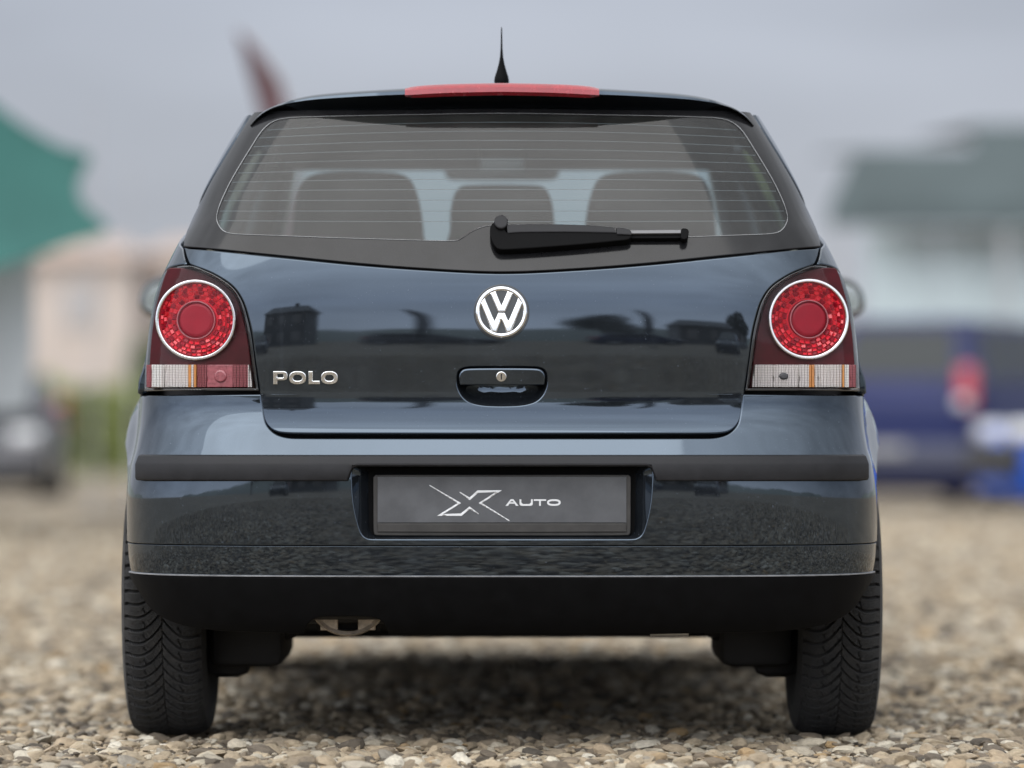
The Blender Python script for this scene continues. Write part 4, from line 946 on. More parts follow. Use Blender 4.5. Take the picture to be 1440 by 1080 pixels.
# ---- wheels
def tyre_mesh():
    R0, w, th, nc = .288, .082, .012, 66 * 20
    cols = np.linspace(-1, 1, 79)
    prof = [(-.060, .178, 0), (-.072, .195, 0), (-.086, .225, 0), (-.0875, .245, 0), (-.084, .264, 0), (-.079, .275, 0)]
    V, Fc = [], []; rows = []
    circ_ = 2 * math.pi * R0; pitch = circ_ / 66
    def groove(a, u):
        au = abs(u); ph = (a + (pitch / 2 if u > 0 else 0)); sh = -.040 * (1 - au) ** 1.8 + .010 * math.sin(math.pi * min(1, au * 1.1)); q = ((ph - sh) / pitch) % 1.0
        gw = .105 + .045 * au; d = min(q, 1 - q); g = max(0, min(1, (gw - d) / .055))
        for k_ in (.28, .43, .57, .72):          # fine zigzag sipes across every block
            if abs(q + .045 * math.sin(au * 95) - k_) < .030: g = max(g, .16)
        if abs(au - .47 - .03 * math.sin(a / pitch * 6.28)) < .020 and q > .35: g = max(g, .55)
        if au < .018: g = max(g, .4)
        return g
    uvs = []
    for i in range(nc):
        t = 2 * math.pi * i / nc; a = t * R0; ring = []
        for (x, r, _) in prof: ring.append((x, r))
        for u in cols:
            r = R0 + .0025 - .010 * abs(u) ** 3.2 - .0055 * abs(u) ** 9; g = groove(a, u)
            r -= .0095 * g * (1 if abs(u) < .97 else .4); ring.append((u * .0775, r))
        for (x, r, _) in prof[::-1]: ring.append((-x, r))
        n = len(ring)
        for j, (x, r) in enumerate(ring): V.append((x, r * math.cos(t), r * math.sin(t)))
    for i in range(nc):
        i2 = (i + 1) % nc
        for j in range(n - 1): Fc.append((i * n + j, i * n + j + 1, i2 * n + j + 1, i2 * n + j))
    return V, Fc
def tyre_mat():
    m = mat('tyre_rubber', (.040, .040, .041), .66, var=.35, vscale=60); t = m.node_tree; b = t.nodes['Principled BSDF']
    co = N(t, 'ShaderNodeTexCoord'); sx = N(t, 'ShaderNodeSeparateXYZ'); t.links.new(co.outputs['Object'], sx.inputs[0])
    at_ = N(t, 'ShaderNodeMath', operation='ARCTAN2'); t.links.new(sx.outputs['Z'], at_.inputs[0]); t.links.new(sx.outputs['Y'], at_.inputs[1])
    ab = N(t, 'ShaderNodeMath', operation='ABSOLUTE'); t.links.new(sx.outputs['X'], ab.inputs[0])
    m1 = N(t, 'ShaderNodeMath', operation='MULTIPLY'); m1.inputs[1].default_value = 620; t.links.new(at_.outputs[0], m1.inputs[0])
    m2 = N(t, 'ShaderNodeMath', operation='MULTIPLY'); m2.inputs[1].default_value = 1350; t.links.new(ab.outputs[0], m2.inputs[0])
    ad = N(t, 'ShaderNodeMath', operation='ADD'); t.links.new(m1.outputs[0], ad.inputs[0]); t.links.new(m2.outputs[0], ad.inputs[1])
    sn = N(t, 'ShaderNodeMath', operation='SINE'); t.links.new(ad.outputs[0], sn.inputs[0])
    bp = N(t, 'ShaderNodeBump', i_Strength=1.0, i_Distance=.002); t.links.new(sn.outputs[0], bp.inputs['Height']); t.links.new(bp.outputs[0], b.inputs['Normal'])
    nz = N(t, 'ShaderNodeTexNoise', i_Scale=28.0, i_Detail=6.0, i_Roughness=.7); t.links.new(co.outputs['Object'], nz.inputs['Vector'])
    rr = N(t, 'ShaderNodeMapRange'); rr.inputs['From Min'].default_value = .45; rr.inputs['From Max'].default_value = .75; rr.inputs['To Max'].default_value = .5; t.links.new(nz.outputs['Fac'], rr.inputs['Value'])
    mm = N(t, 'ShaderNodeMix', data_type='RGBA'); mm.inputs['A'].default_value = (.046, .046, .047, 1); mm.inputs['B'].default_value = (.105, .097, .085, 1)
    t.links.new(rr.outputs[0], mm.inputs['Factor']); t.links.new(mm.outputs['Result'], b.inputs['Base Color'])
    return m
tv, tf = tyre_mesh(); TM = tyre_mat()
tme = bpy.data.meshes.new('tyre'); tme.from_pydata(tv, [], tf); tme.update(); tme.materials.append(TM)
tme.polygons.foreach_set('use_smooth', [True] * len(tme.polygons)); tme.set_sharp_from_angle(angle=math.radians(38))
rim_me = None
for sg, yw in ((-1, AX0), (1, AX0), (-1, AX1), (1, AX1)):
    wh = empty('wheel', (sg * .7005, yw, .284)); wh.parent = car
    o = bpy.data.objects.new('tyre', tme); C.objects.link(o); o.parent = wh; o.rotation_euler = (0, 0, 0)
    if rim_me is None:
        ro = lathe('rim', [(.02, -.02), (.05, .03), (.10, .045), (.15, .05), (.172, .058), (.180, .062), (.182, .05), (.165, -.06), (.182, -.062), (.16, -.055), (.05, -.03)], M['satin'], wh, 'X', 36); rim_me = ro.data
    else:
        ro = bpy.data.objects.new('rim', rim_me); C.objects.link(ro); ro.parent = wh
    if sg < 0: ro.rotation_euler = (0, 0, math.pi)
    lathe('brake_drum', [(.10, -.05), (.115, -.045), (.115, -.02), (.03, -.015)], M['under'], wh, 'X', 24)
# ---- door mirrors
for sg in (-1, 1):
    mr = empty('door_mirror', (0, 0, 0)); mr.parent = car; y0 = 2.38; dM = y0 - CY; k_ = dM / F
    shp = [(193, 428), (196, 411), (205, 397), (219, 389.5), (240, 387), (252, 396), (254, 420), (250, 444), (235, 450), (212, 446), (199, 440)]
    pts_ = [((px - PX0) * k_ * (-sg), H + (PY0 - py) * k_) for px, py in shp]
    cushion('mirror_case', pts_, y0 + .06, .11, M['gloss_black'], mr, 0)
    ctr_ = np.array(pts_).mean(0); gp = [tuple(ctr_ + (np.array(p) - ctr_) * .70) for p in pts_]
    mirS = Plane(y0 - .004, -sg * .06, ctr_[0], -.006, ctr_[1])
    panel('mirror_glass', mirS, [('d', *p) for p in gp], M['mirror'], mr, rnd=.001, rim=.008, step=.03, edge=.012)
    tube('mirror_foot', [(sg * .80, y0 + .06, .97), (sg * .68, y0 + .05, .95)], .025, M['gloss_black'], mr)

#__BACKGROUND__
# ================================================================== OTHER CARS
M['tyre_far'] = mat('far_tyre', (.018, .018, .018), .75, var=.2)
M['far_glass'] = mat('far_car_glass', (.015, .02, .022), .15, spec=.3)
M['far_plastic'] = mat('far_plastic', (.03, .03, .033), .55, var=.15)
M['lamp_red'] = mat('far_red_lamp', (.48, .03, .045), .25, coat=1)
M['lamp_clear'] = mat('far_clear_lamp', (.72, .73, .74), .15, coat=1)
M['plate_white'] = mat('far_plate', (.30, .30, .30), .5)
def make_car(label, col, loc, rz, L=4.2, Wd=1.76, Ht=1.5, belt=.95, van=False, group=None, bumper_col=None, cat='car', name='parked_car'):
    """A parked car in local axes: x forward, y to its left; rear bumper at x = 0."""
    t = empty(name, loc, rz); tag(t, label, cat, group)
    pm = mat('car_paint', col, .32, spec=.3, var=.06, vscale=3); w = Wd / 2
    hood = belt - (.04 if not van else .02); n = 12
    xs = [0, .03, .12, .4, .9, 1.6, 2.4, L - 1.1, L - .6, L - .22, L - .06, L]
    tops = [belt - .16, belt - .06, belt, belt + .01, belt + .01, belt, belt - .01, hood, hood - .06, hood - .16, hood - .26, hood - .36]
    half = [.80, .88, .95, .99, 1, 1, 1, .99, .97, .92, .84, .76]
    bm = bmesh.new(); rings = []
    for x, zt, h in zip(xs, tops, half):
        ww = w * h; zb = .13 + (.08 if x < .05 or x > L - .1 else 0)
        prof = [(-ww * .90, zb), (-ww * .985, zb + .12), (-ww, (zb + zt) / 2), (-ww * .985, zt - .14), (-ww * .94, zt - .03), (-ww * .84, zt), (0, zt + .02)]
        prof += [(-a, b) for a, b in prof[-2::-1]]
        rings.append([bm.verts.new((x, a, b)) for a, b in prof])
    for a, b in zip(rings, rings[1:]):
        for i in range(len(a)): bm.faces.new((a[i], a[(i + 1) % len(a)], b[(i + 1) % len(b)], b[i]))
    bm.faces.new(rings[0][::-1]); bm.faces.new(rings[-1]); bmesh.ops.recalc_face_normals(bm, faces=bm.faces)
    body = bm_obj('body', bm, pm, t, auto=40)
    # cabin: lower and upper rings
    x0, x1 = (.10, L - 1.0) if not van else (.06, L - .75); r0, r1 = (.42, L - 1.95) if not van else (.14, L - 1.55)
    lo = [(x0, -w * .90), (x0, w * .90), (x1, w * .86), (x1, -w * .86)]; hi = [(r0, -w * .68), (r0, w * .68), (r1, w * .66), (r1, -w * .66)]
    bm = bmesh.new(); a = [bm.verts.new((x, y, belt - .03)) for x, y in lo]; b = [bm.verts.new((x, y, Ht)) for x, y in hi]
    for i in range(4): bm.faces.new((a[i], a[(i + 1) % 4], b[(i + 1) % 4], b[i]))
    bm.faces.new(b); bm.faces.new(a[::-1]); bmesh.ops.recalc_face_normals(bm, faces=bm.faces)
    bmesh.ops.bevel(bm, geom=[e for e in bm.edges], offset=.05, segments=3, affect='EDGES'); bm_obj('cabin', bm, pm, t, auto=40)
    LO = [Vector((x, y, belt - .03)) for x, y in lo]; HI = [Vector((x, y, Ht)) for x, y in hi]
    def pane(nm, q, u0, u1, v0, v1, out=.006):
        A_, B_, C_, D_ = q
        f = lambda u, v: A_.lerp(B_, u).lerp(D_.lerp(C_, u), v)
        P = [f(u0, v0), f(u1, v0), f(u1, v1), f(u0, v1)]; nn = (P[1] - P[0]).cross(P[3] - P[0]).normalized(); ctr_ = sum(P, Vector()) / 4
        if nn.dot(ctr_ - Vector((L / 2, 0, .8))) < 0: nn = -nn
        bm = bmesh.new(); f1 = [bm.verts.new(p + nn * out) for p in P]; f0 = [bm.verts.new(p - nn * .01) for p in P]; bm.faces.new(f1)
        for i in range(4): bm.faces.new((f1[i], f1[(i + 1) % 4], f0[(i + 1) % 4], f0[i]))
        bmesh.ops.recalc_face_normals(bm, faces=bm.faces); return bm_obj(nm, bm, M['far_glass'], t)
    pane('rear_window', (LO[0], LO[1], HI[1], HI[0]), .10, .90, .22, .88)
    pane('windscreen', (LO[3], LO[2], HI[2], HI[3]), .06, .94, .15, .92)
    for A_, B_, C_, D_ in ((LO[0], LO[3], HI[3], HI[0]), (LO[1], LO[2], HI[2], HI[1])):
        if not van: pane('side_window', (A_, B_, C_, D_), .13, .40, .20, .88); pane('side_window', (A_, B_, C_, D_), .43, .86, .20, .88)
        else: pane('side_window', (A_, B_, C_, D_), .66, .90, .30, .88)
    bcm = mat('bumper_plastic', bumper_col, .5, var=.1) if bumper_col else M['far_plastic']
    for x, s_ in ((-.03, 1), (L - .02, 1)):
        bb = box('bumper', (x, 0, .47), (.16, Wd * .93, .30), bcm, t, .05)
    box('number_plate', (-.12, 0, .56 if not van else .62), (.01, .46, .10), M['plate_white'], t)
    for sg in (-1, 1):
        tl = box('tail_lamp', (.05, sg * w * .86, belt + (.02 if not van else .1)), (.14, .17, .42), M['lamp_red'], t, .04)
        box('lamp_clear_cell', (-.012, sg * w * .84, belt - .12), (.05, .13, .10), M['lamp_clear'], tl, .02)
        box('headlamp', (L - .13, sg * w * .72, hood - .17), (.26, .34, .15), M['lamp_clear'], t, .05)
        box('door_mirror', (L - 1.25, sg * (w + .08), belt + .06), (.12, .18, .12), pm, t, .04)
    for x in (.72, L - .82):
        for sg in (-1, 1):
            wh = empty('wheel', (x, sg * (w - .10), .31)); wh.parent = t
            lathe('tyre', [(.20, -.10), (.29, -.095), (.31, -.07), (.31, .07), (.29, .095), (.20, .10)], M['tyre_far'], wh, 'Y', 28)
            lathe('rim', [(.03, -.118), (.14, -.112), (.195, -.104), (.205, -.09), (.205, .09), (.195, .104), (.14, .112), (.03, .118)], M['satin'], wh, 'Y', 24)
            bm = bmesh.new()
            arc = [(x + r_ * math.cos(a_), .31 + r_ * math.sin(a_)) for r_ in (.31, .385) for a_ in np.linspace(0, math.pi, 13)]
            va_ = [[bm.verts.new((px, sg * (w + o_), pz)) for px, pz in arc] for o_ in (.004, -.06)]
            for i in range(12): bm.faces.new((va_[0][i], va_[0][i + 1], va_[0][14 + i], va_[0][13 + i]))
            for i in range(12): bm.faces.new((va_[0][13 + i], va_[0][14 + i], va_[1][14 + i], va_[1][13 + i]))
            bm_obj('wheel_arch', bm, M['far_plastic'], t)
    return t
def place(px, d): return ((px - PX0) * d / F, CY + d, -.01)
# in the photograph, behind the hatchback
make_car('dark blue people carrier with red tail lamp and grey bumper, far right', (.008, .014, .075), (3.74, 32.4, -.01), math.radians(62), L=4.6, Wd=1.85, Ht=1.82, belt=1.12, bumper_col=(.05, .055, .09))
make_car('bright blue car with pale headlamp cut off by the right edge', (.02, .10, .52), (8.2, 28.4, -.01), math.radians(186), L=4.0, Wd=1.70, Ht=1.48, belt=.92)
make_car('low charcoal car with pale headlamp cut off by the left edge', (.035, .037, .042), (-5.98, 41.6, -.01), math.radians(272), L=4.1, Wd=1.74, Ht=1.42, belt=.90, bumper_col=(.12, .12, .13))
# behind the camera, seen mirrored in the tailgate and bumper
for i, (x, y, r, col, lb) in enumerate([(-9.5, -27, 78, (.03, .035, .045), 'charcoal car mirrored in the left end of the bumper'), (7.6, -25, 112, (.05, .055, .07), 'slate grey car mirrored in the right end of the bumper'),
                                        (-4.2, -42, 0, (.10, .10, .11), 'grey car mirrored small left of the number plate'), (2.5, -43, 0, (.02, .03, .08), 'navy car mirrored small above the number plate'), (11, -42, 10, (.35, .35, .36), 'silver car mirrored small right of the number plate')]):
    make_car(lb, col, (x, y, -.01), math.radians(r), group='cars parked behind the photographer')

# ================================================================== CANOPIES, BUILDINGS, FLAGS, PLANTS
def cloth_mat(name, col, tr=.25):
    m = bpy.data.materials.new(name); m.use_nodes = True; t = m.node_tree; b = t.nodes['Principled BSDF']; o = t.nodes['Material Output']
    b.inputs['Base Color'].default_value = (*col, 1); b.inputs['Roughness'].default_value = .85
    co = N(t, 'ShaderNodeTexCoord'); nz = N(t, 'ShaderNodeTexNoise', i_Scale=1.5, i_Detail=4.0); t.links.new(co.outputs['Object'], nz.inputs['Vector'])
    r = N(t, 'ShaderNodeMapRange'); r.inputs['From Min'].default_value = .3; r.inputs['From Max'].default_value = .7; r.inputs['To Min'].default_value = .85; r.inputs['To Max'].default_value = 1.12
    t.links.new(nz.outputs['Fac'], r.inputs['Value']); mm = N(t, 'ShaderNodeMix', data_type='RGBA', blend_type='MULTIPLY'); mm.inputs['Factor'].default_value = 1
    mm.inputs['A'].default_value = (*col, 1); t.links.new(r.outputs[0], mm.inputs['B']); t.links.new(mm.outputs['Result'], b.inputs['Base Color'])
    tl = N(t, 'ShaderNodeBsdfTranslucent'); t.links.new(mm.outputs['Result'], tl.inputs[0])
    mx = N(t, 'ShaderNodeMixShader'); mx.inputs[0].default_value = tr; t.links.new(b.outputs[0], mx.inputs[1]); t.links.new(tl.outputs[0], mx.inputs[2]); t.links.new(mx.outputs[0], o.inputs[0])
    return m
M['teal'] = cloth_mat('teal_canvas', (.085, .25, .228), .35)
M['teal_grey'] = cloth_mat('grey_teal_canvas', (.150, .190, .198), .2)
M['teal_dark'] = cloth_mat('dark_grey_teal_canvas', (.110, .142, .148), .15)
M['pale_teal'] = mat('pale_teal_sheet', (.50, .58, .60), .6, var=.10, vscale=.8)
M['white_cloth'] = cloth_mat('white_cloth', (.50, .53, .55), .3)
M['maroon'] = cloth_mat('maroon_cloth', (.19, .115, .125), .35)
M['pole'] = mat('pole_grey', (.45, .45, .46), .4, .6, var=.1)
def slab(name, P, th, m, parent=None, axis=1):
    """Sheet with real thickness from an outline of 3-D points."""
    bm = bmesh.new(); dv = Vector([th if i == axis else 0 for i in range(3)])
    a = [bm.verts.new(Vector(p)) for p in P]; b = [bm.verts.new(Vector(p) + dv) for p in P]
    bm.faces.new(a); bm.faces.new(b[::-1])
    for i in range(len(a)): bm.faces.new((a[i], b[i], b[(i + 1) % len(a)], a[(i + 1) % len(a)]))
    bmesh.ops.recalc_face_normals(bm, faces=bm.faces); return bm_obj(name, bm, m, parent)
# teal sail canopy at the left edge: peaked cloth roof on poles with a drooping corner
d = 26.0; cn = empty('canopy', at(-60, 600, d)[:2] + (0,)); tag(cn, 'teal sail canopy with white side curtain and pointed corner at the left edge', 'canopy')
cn.location = (0, 0, 0)
def sail(name, rim, peak, m, parent, sag=.25, n=7):
    """Cloth stretched from a rim polygon up to a peak, sagging between."""
    bm = bmesh.new(); k = len(rim); rings = []
    for j in range(n + 1):
        t = j / n; rr = []
        for i, p in enumerate(rim):
            q = Vector(p).lerp(Vector(peak), t); q.z -= sag * math.sin(math.pi * t); rr.append(bm.verts.new(q))
        rings.append(rr)
    for a, b in zip(rings, rings[1:]):
        for i in range(k): bm.faces.new((a[i], a[(i + 1) % k], b[(i + 1) % k], b[i]))
    bmesh.ops.remove_doubles(bm, verts=bm.verts, dist=1e-4); bmesh.ops.recalc_face_normals(bm, faces=bm.faces)
    o = bm_obj(name, bm, m, parent, auto=60); so = o.modifiers.new('thickness', 'SOLIDIFY'); so.thickness = .012
    return o
P_ = lambda px, py, dd: at(px, py, dd)
upper = [P_(126, 221, 26.05), P_(-330, 200, 26.05), P_(-330, 260, 31), P_(60, 275, 31)]
rim1 = []
for a_, b_ in zip(upper, upper[1:] + upper[:1]): rim1 += [tuple(Vector(a_).lerp(Vector(b_), t) - Vector((0, 0, .18 * math.sin(math.pi * t)))) for t in np.linspace(0, 1, 8, endpoint=False)]
# two tiers: pointed roof and hanging side cloth
class Billow(Plane):
    def point(s, x, z): return Vector((x, s.y + .28 * math.sin(1.7 * x + .6) + .16 * math.sin(2.3 * z + x), z))     # cloth bellying in the wind
panel('side_cloth', Billow(CY + 25.4), [(-330, 300), (-330, 60), (-60, 110), (0, 152), (40, 180), (85, 205), (128, 219), (112, 250), (116, 285), (152, 323), (95, 345), (30, 368), (-20, 380), (-330, 420)], M['teal'], cn, rnd=.004, rim=.012, step=.12, edge=.06)
slab('side_curtain', [P_(-190, 372, 26.4), P_(46, 362, 26.4), P_(48, 480, 26.4), P_(40, 575, 26.4), P_(-190, 590, 26.4)], .015, M['white_cloth'], cn)
sail('roof_cloth', rim1, P_(-150, 45, 28.5), M['teal'], cn)
for px, dd in ((-120, 26.1), (-250, 22.6), (-400, 27)):
    b0 = P_(px, 330, dd); tube('pole', [(b0[0], b0[1] + .1, 0), (b0[0], b0[1] + .1, b0[2] + .02)], .035, M['pole'], cn)
# pavilion on the right: pale walls under a broad canvas fascia
def pavilion(label, d, pxl, pxr, y_top, y_f1, y_f2, slope_px, depth, dark=M['teal_dark'], mid=M['teal_grey']):
    o = empty('pavilion', (0, 0, 0)); tag(o, label, 'tent')
    xl, xr = (pxl - PX0) * d / F, (pxr - PX0) * d / F; zt, z1, z2 = (H + (PY0 - y) * d / F for y in (y_top, y_f1, y_f2)); y0 = CY + d; sl = slope_px * d / F
    V = [(xl + sl, y0, zt), (xr - sl, y0, zt), (xr, y0, z1), (xl, y0, z1)]
    slab('fascia', V, .05, mid, o)
    slab('fascia_band', [(xl - .02, y0 - .02, z1), (xr + .02, y0 - .02, z1), (xr + .02, y0 - .02, z2), (xl - .02, y0 - .02, z2)], .06, dark, o)
    slab('roof_sheet', [(xl + sl, y0 + .05, zt - .02), (xr - sl, y0 + .05, zt - .02), (xr - sl, y0 + depth, zt + .4), (xl + sl, y0 + depth, zt + .4)], .03, mid, o, 2)
    nP = 6
    for i in range(nP):
        a_ = xl + .5 + (xr - xl - 1.0) * i / nP; b_ = xl + .5 + (xr - xl - 1.0) * (i + 1) / nP
        box('wall_panel', ((a_ + b_) / 2, y0 + .8, z2 / 2 + .0), (b_ - a_ - .03, .06, z2), M['pale_teal'], o, .01)
    for x in np.linspace(xl + .1, xr - .1, 4): tube('post', [(x, y0 + .06, 0), (x, y0 + .06, z2)], .05, M['pole'], o)
    return o
pavilion('grey-teal pavilion with pale walls and dark-banded fascia, far right', 52, 1168, 1900, 212, 288, 318, 34, 7)
pavilion('taller grey-teal pavilion rising behind the pale-walled one', 66, 1362, 2150, 176, 232, 262, 8, 9)
# feather flags
def feather_flag(label, x, y, h, w, m, lean, group):
    o = empty('feather_flag', (x, y, 0)); tag(o, label, 'flag', group); s_ = lean
    tp = [(0, 0, 0), (0, 0, h * .62), (s_ * .03, 0, h * .78), (s_ * w * .35, 0, h * .90), (s_ * w * .8, 0, h * .975), (s_ * w * 1.05, 0, h)]
    tube('pole', tp, [.02, .018, .014, .011, .009, .007], M['pole'], o, 8)
    lathe('base', [(.22, -.005), (.22, .03), (.05, .05), (.03, .2)], M['far_plastic'], o)
    n, k = 20, 6; V, Fc = [], []
    px_ = pchip([0, .62, .78, .90, .975, 1], [0, 0, s_ * .03 / 1, s_ * w * .35, s_ * w * .8, s_ * w * 1.05])
    for i in range(n + 1):
        t = .42 + .58 * i / n; x0 = px_(t); e_ = w * (.95 if t < .7 else .95) ; x1 = s_ * w * max(.55, 1.05 - 2.4 * (1 - t))
        if t > .995: x1 = x0
        for j in range(k + 1): V.append((x0 + (x1 - x0) * j / k, .05 * math.sin(3 * t + j * .8) * j / k, h * t - .10 * h * (j / k) * (1 - t) ))
    for i in range(n):
        for j in range(k): a = i * (k + 1) + j; Fc.append((a, a + 1, a + k + 2, a + k + 1))
    cl_ = mesh_obj('banner', V, Fc, m, o, smooth=True); so = cl_.modifiers.new('thickness', 'SOLIDIFY'); so.thickness = .004
    return o
feather_flag('maroon feather flag rising above the left end of the roof', (428 - PX0) * 25 / F, CY + 25, .62 + 578 * 25 / F, .38, M['maroon'], -1, 'feather flags')
M['flag_dark'] = cloth_mat('dark_flag_cloth', (.07, .08, .10), .3)
feather_flag('dark feather flag mirrored left of the tailgate emblem', -1.3, -27, 3.3, .55, M['flag_dark'], -1, 'feather flags')
feather_flag('dark feather flag mirrored right of the tailgate emblem', 3.2, -27, 3.3, .55, M['flag_dark'], -1, 'feather flags')
for px_, dd_, hh_, lb_ in ((133, 34, 3.4, 'thin grey pole standing between the teal canopy and the hatchback'), (186, 36, 3.0, 'thin grey pole standing close beside the left door mirror')):
    fp = empty('flag_pole', ((px_ - PX0) * dd_ / F, CY + dd_, 0)); tag(fp, lb_, 'pole', 'bare poles in the yard')
    tube('shaft', [(0, 0, -.02), (0, 0, hh_)], [.013, .010], M['pole'], fp, 8); lathe('base', [(.2, -.02), (.2, .02), (.06, .05)], M['far_plastic'], fp)
# houses
M['render_tan'] = mat('tan_render', (.52, .45, .40), .9, var=.12, vscale=.6); M['render_pink'] = mat('pinkish_render', (.52, .45, .41), .9, var=.12, vscale=.6)
M['render_grey'] = mat('grey_render', (.20, .20, .20), .9, var=.12, vscale=.6); M['roof_tile'] = mat('roof_tile', (.42, .33, .28), .85, var=.25, vscale=2); M['roof_dark'] = mat('dark_roof', (.11, .11, .115), .8, var=.2, vscale=2)
M['window_pale'] = mat('pale_window', (.36, .34, .33), .2, coat=1); M['frame_white'] = mat('window_frame_white', (.48, .43, .39), .5)
def house(label, x0, x1, y, dp, hh, wm, rm, storeys, cols, front=-1, ridge=1.6, group=None):
    o = empty('house', ((x0 + x1) / 2, y, 0)); tag(o, label, 'house', group); w = x1 - x0
    box('wall', (0, dp / 2 * -front, hh / 2), (w, dp, hh), wm, o)
    bm = bmesh.new(); e_ = .45; ys = sorted((front * e_, -front * (dp + e_)))
    a = [bm.verts.new(p) for p in ((-w / 2 - e_, ys[0], hh), (w / 2 + e_, ys[0], hh), (w / 2 + e_, ys[1], hh), (-w / 2 - e_, ys[1], hh))]
    ym = (ys[0] + ys[1]) / 2; b = [bm.verts.new((-w / 2 + .6, ym, hh + ridge)), bm.verts.new((w / 2 - .6, ym, hh + ridge))]
    for f in ((a[0], a[1], b[1], b[0]), (a[1], a[2], b[1]), (a[2], a[3], b[0], b[1]), (a[3], a[0], b[0]), (a[3], a[2], a[1], a[0])): bm.faces.new(f)
    bmesh.ops.recalc_face_normals(bm, faces=bm.faces); rf = bm_obj('roof', bm, rm, o)
    box('chimney', (w * .2, ym, hh + ridge), (.6, .6, 1.3), wm, rf)
    sh = hh / storeys
    for s_ in range(storeys):
        for k in range(cols):
            cx = -w / 2 + w * (k + .5) / cols; cz = s_ * sh + sh * .55
            wn = box('window', (cx, front * .02, cz), (min(1.2, w / cols * .5), .10, sh * .48), M['frame_white'], o, .01)
            for q in (-1, 1): box('pane', (cx + q * min(1.2, w / cols * .5) * .24, front * .055, cz), (min(1.2, w / cols * .5) * .42, .06, sh * .42), M['window_pale'], wn)
    return o
house('tan two-storey house behind the green hedge, far left', -20.5, -11.2, 119, 9, 6.1, M['render_tan'], M['roof_tile'], 2, 3, ridge=.8)
house('pinkish house right of the tan one, half hidden by the car', -11.1, -5.5, 121, 9, 6.2, M['render_pink'], M['roof_tile'], 2, 3, ridge=.8)
house('dark grey house mirrored at the left of the tailgate', -17.5, -10.0, -52, 9, 5.6, M['render_grey'], M['roof_dark'], 2, 3, front=1)
house('low dark shed mirrored at the right of the tailgate', 9.0, 22.0, -60, 9, 3.4, M['render_grey'], M['roof_dark'], 1, 4, front=1, ridge=1.2)
# trees and hedges
def leaf_mat(name, col):
    m = mat(name, col, .6, var=.45, vscale=1.2); return m
M['leaf'] = leaf_mat('leaf_green', (.11, .14, .055)); M['leaf_dark'] = leaf_mat('leaf_dark', (.030, .045, .022)); M['bark'] = mat('bark', (.10, .08, .06), .9, var=.3); M['grass'] = leaf_mat('verge_grass', (.25, .29, .10))
def leaves(name, blobs, n, size, m, parent):
    """Leaf-sized faces spread through a few overlapping volumes."""
    V = np.empty((n * 4, 3)); 
    for i in range(n):
        cx, cy_, cz, r_, rz_ = blobs[rng.integers(len(blobs))]; v = rng.normal(size=3); v /= np.linalg.norm(v); q = rng.uniform(.45, 1.05) ** .6
        p = np.array([cx + v[0] * r_ * q, cy_ + v[1] * r_ * q, cz + v[2] * rz_ * q]); a = rng.normal(size=3); a /= np.linalg.norm(a); b = np.cross(a, rng.normal(size=3)); b /= np.linalg.norm(b); s_ = size * rng.uniform(.6, 1.4)
        V[i * 4:i * 4 + 4] = [p - a * s_, p - b * s_ * .5, p + a * s_, p + b * s_ * .5]
    return mesh_obj(name, V.tolist(), np.arange(n * 4).reshape(-1, 4).tolist(), m, parent)
def tree(label, x, y, h, r, m, n=2600, group=None):
    o = empty('leafy_tree', (x, y, 0)); tag(o, label, 'tree', group)
    tube('trunk', [(0, 0, -.05), (.05, 0, h * .25), (-.05, .05, h * .55), (0, 0, h * .8)], [h * .035, h * .028, h * .018, h * .006], M['bark'], o, 10)
    for k in range(5):
        a = k * 1.26; tube('limb', [(0, 0, h * (.3 + .06 * k)), (math.cos(a) * r * .4, math.sin(a) * r * .4, h * (.48 + .05 * k)), (math.cos(a) * r * .75, math.sin(a) * r * .75, h * (.58 + .06 * k))], [h * .012, h * .008, h * .003], M['bark'], o, 6)
    bl = [(math.cos(k * 1.26) * r * .5, math.sin(k * 1.26) * r * .5, h * (.5 + .07 * k), r * .55, h * .17) for k in range(5)] + [(0, 0, h * .78, r * .6, h * .2)]
    leaves('crown', bl, n, h * .028, m, o); return o
def hedge(label, name, x0, x1, y, h, m, n, cat='hedge'):
    o = empty(name, ((x0 + x1) / 2, y, 0)); tag(o, label, cat); w = x1 - x0
    bl = [(-w / 2 + w * (k + .5) / 8, rng.uniform(-.2, .2), h * .5, w / 9, h * .55 * rng.uniform(.8, 1.1)) for k in range(8)]
    leaves('foliage', bl, n, .10, m, o)
    for k in range(8): tube('stem', [(-w / 2 + w * (k + .5) / 8, 0, 0), (-w / 2 + w * (k + .5) / 8, 0, h * .6)], .03, M['bark'], o, 6)
    return o
hedge('low bright green hedge in front of the tan house, far left', 'clipped_hedge', -10.2, -6.0, 73, 1.75, M['grass'], 16000)
hedge('dark green bush beside the left tail lamp, in front of the pinkish house', 'rounded_bush', -8.9, -5.4, 92, 2.9, M['leaf'], 8000, 'bush')
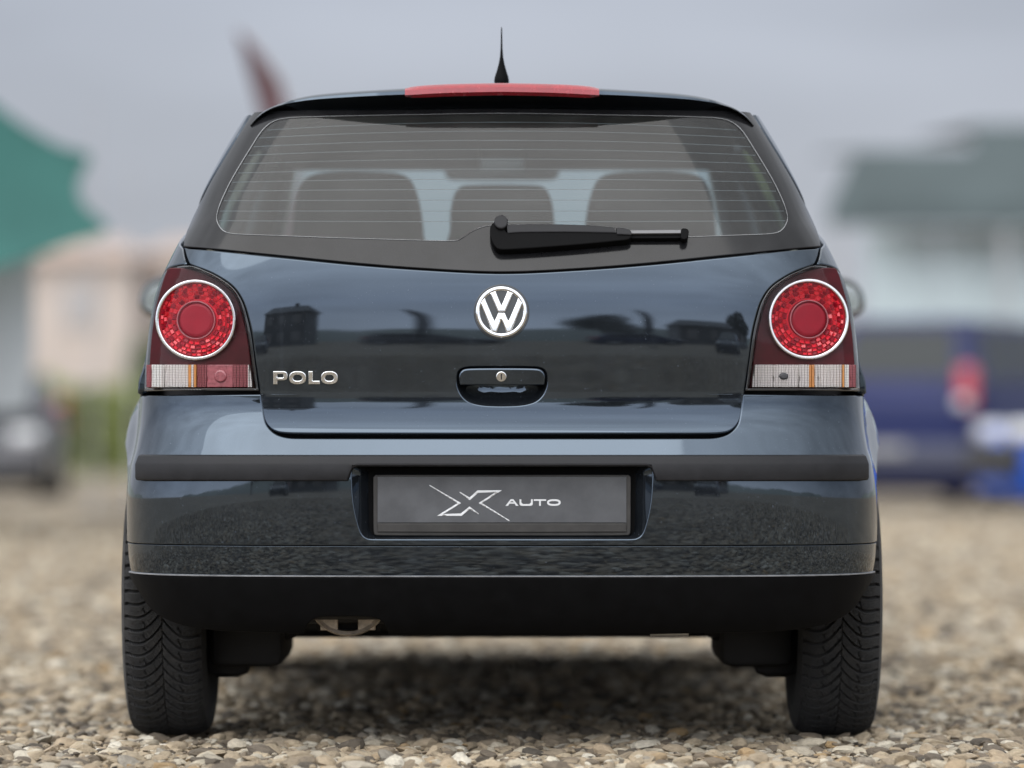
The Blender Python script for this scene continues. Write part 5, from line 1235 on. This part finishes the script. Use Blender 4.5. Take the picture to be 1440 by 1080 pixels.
tree('dark leafy tree mirrored right of the tailgate emblem', 3.4, -50, 4.6, 1.6, M['leaf_dark'], group='trees behind the photographer')
tree('broad leafy tree mirrored at the right of the tailgate', 16, -48, 6.0, 2.4, M['leaf_dark'], group='trees behind the photographer')
tree('tall leafy tree mirrored beside the left tail lamp', -24, -46, 7.5, 2.8, M['leaf_dark'], group='trees behind the photographer')
# grassy verge strips
def verge(name, x0, x1, y0, y1, h):
    n = 9000; V = np.empty((n * 3, 3)); x = rng.uniform(x0, x1, n); y = rng.uniform(y0, y1, n); hh = h * rng.uniform(.4, 1.2, n); a = rng.uniform(0, 6.28, n); w = .05
    V[0::3] = np.stack([x - w * np.cos(a), y - w * np.sin(a), np.full(n, -.02)], 1); V[1::3] = np.stack([x + w * np.cos(a), y + w * np.sin(a), np.full(n, -.02)], 1)
    V[2::3] = np.stack([x + rng.normal(0, .08, n), y + rng.normal(0, .08, n), hh], 1)
    o = mesh_obj(name, V.tolist(), np.arange(n * 3).reshape(-1, 3).tolist(), M['grass']); tag(o, 'rough green grass verge at the far edge of the yard', 'grass', kind='stuff'); return o
verge('grass', -14, -3, 72, 100, .35)
# far rise of land behind everything
M['hill'] = mat('far_hill', (.19, .21, .19), .95, var=.3, vscale=.02)
def ridge_(name, y, h0, seed, flipy=1):
    r2 = np.random.default_rng(seed); xs = np.linspace(-300, 300, 121); hs = h0 * (1 + .25 * np.sin(xs * .021 + seed) + .15 * np.sin(xs * .067 + 2 * seed)) + r2.normal(0, .25, 121)
    V = [(x, y, -1) for x in xs] + [(x, y + flipy * 25, max(.5, h_)) for x, h_ in zip(xs, hs)] + [(x, y + flipy * 90, -1) for x in xs]; n = 121
    Fc = [(k * n + i, k * n + i + 1, (k + 1) * n + i + 1, (k + 1) * n + i) for k in (0, 1) for i in range(n - 1)]
    tag(mesh_obj(name, V, Fc, M['hill'], smooth=True), 'low wooded rise along the skyline', kind='structure')
ridge_('hills', 190, 6.5, 2); ridge_('hills', -120, 5.0, 3, -1)
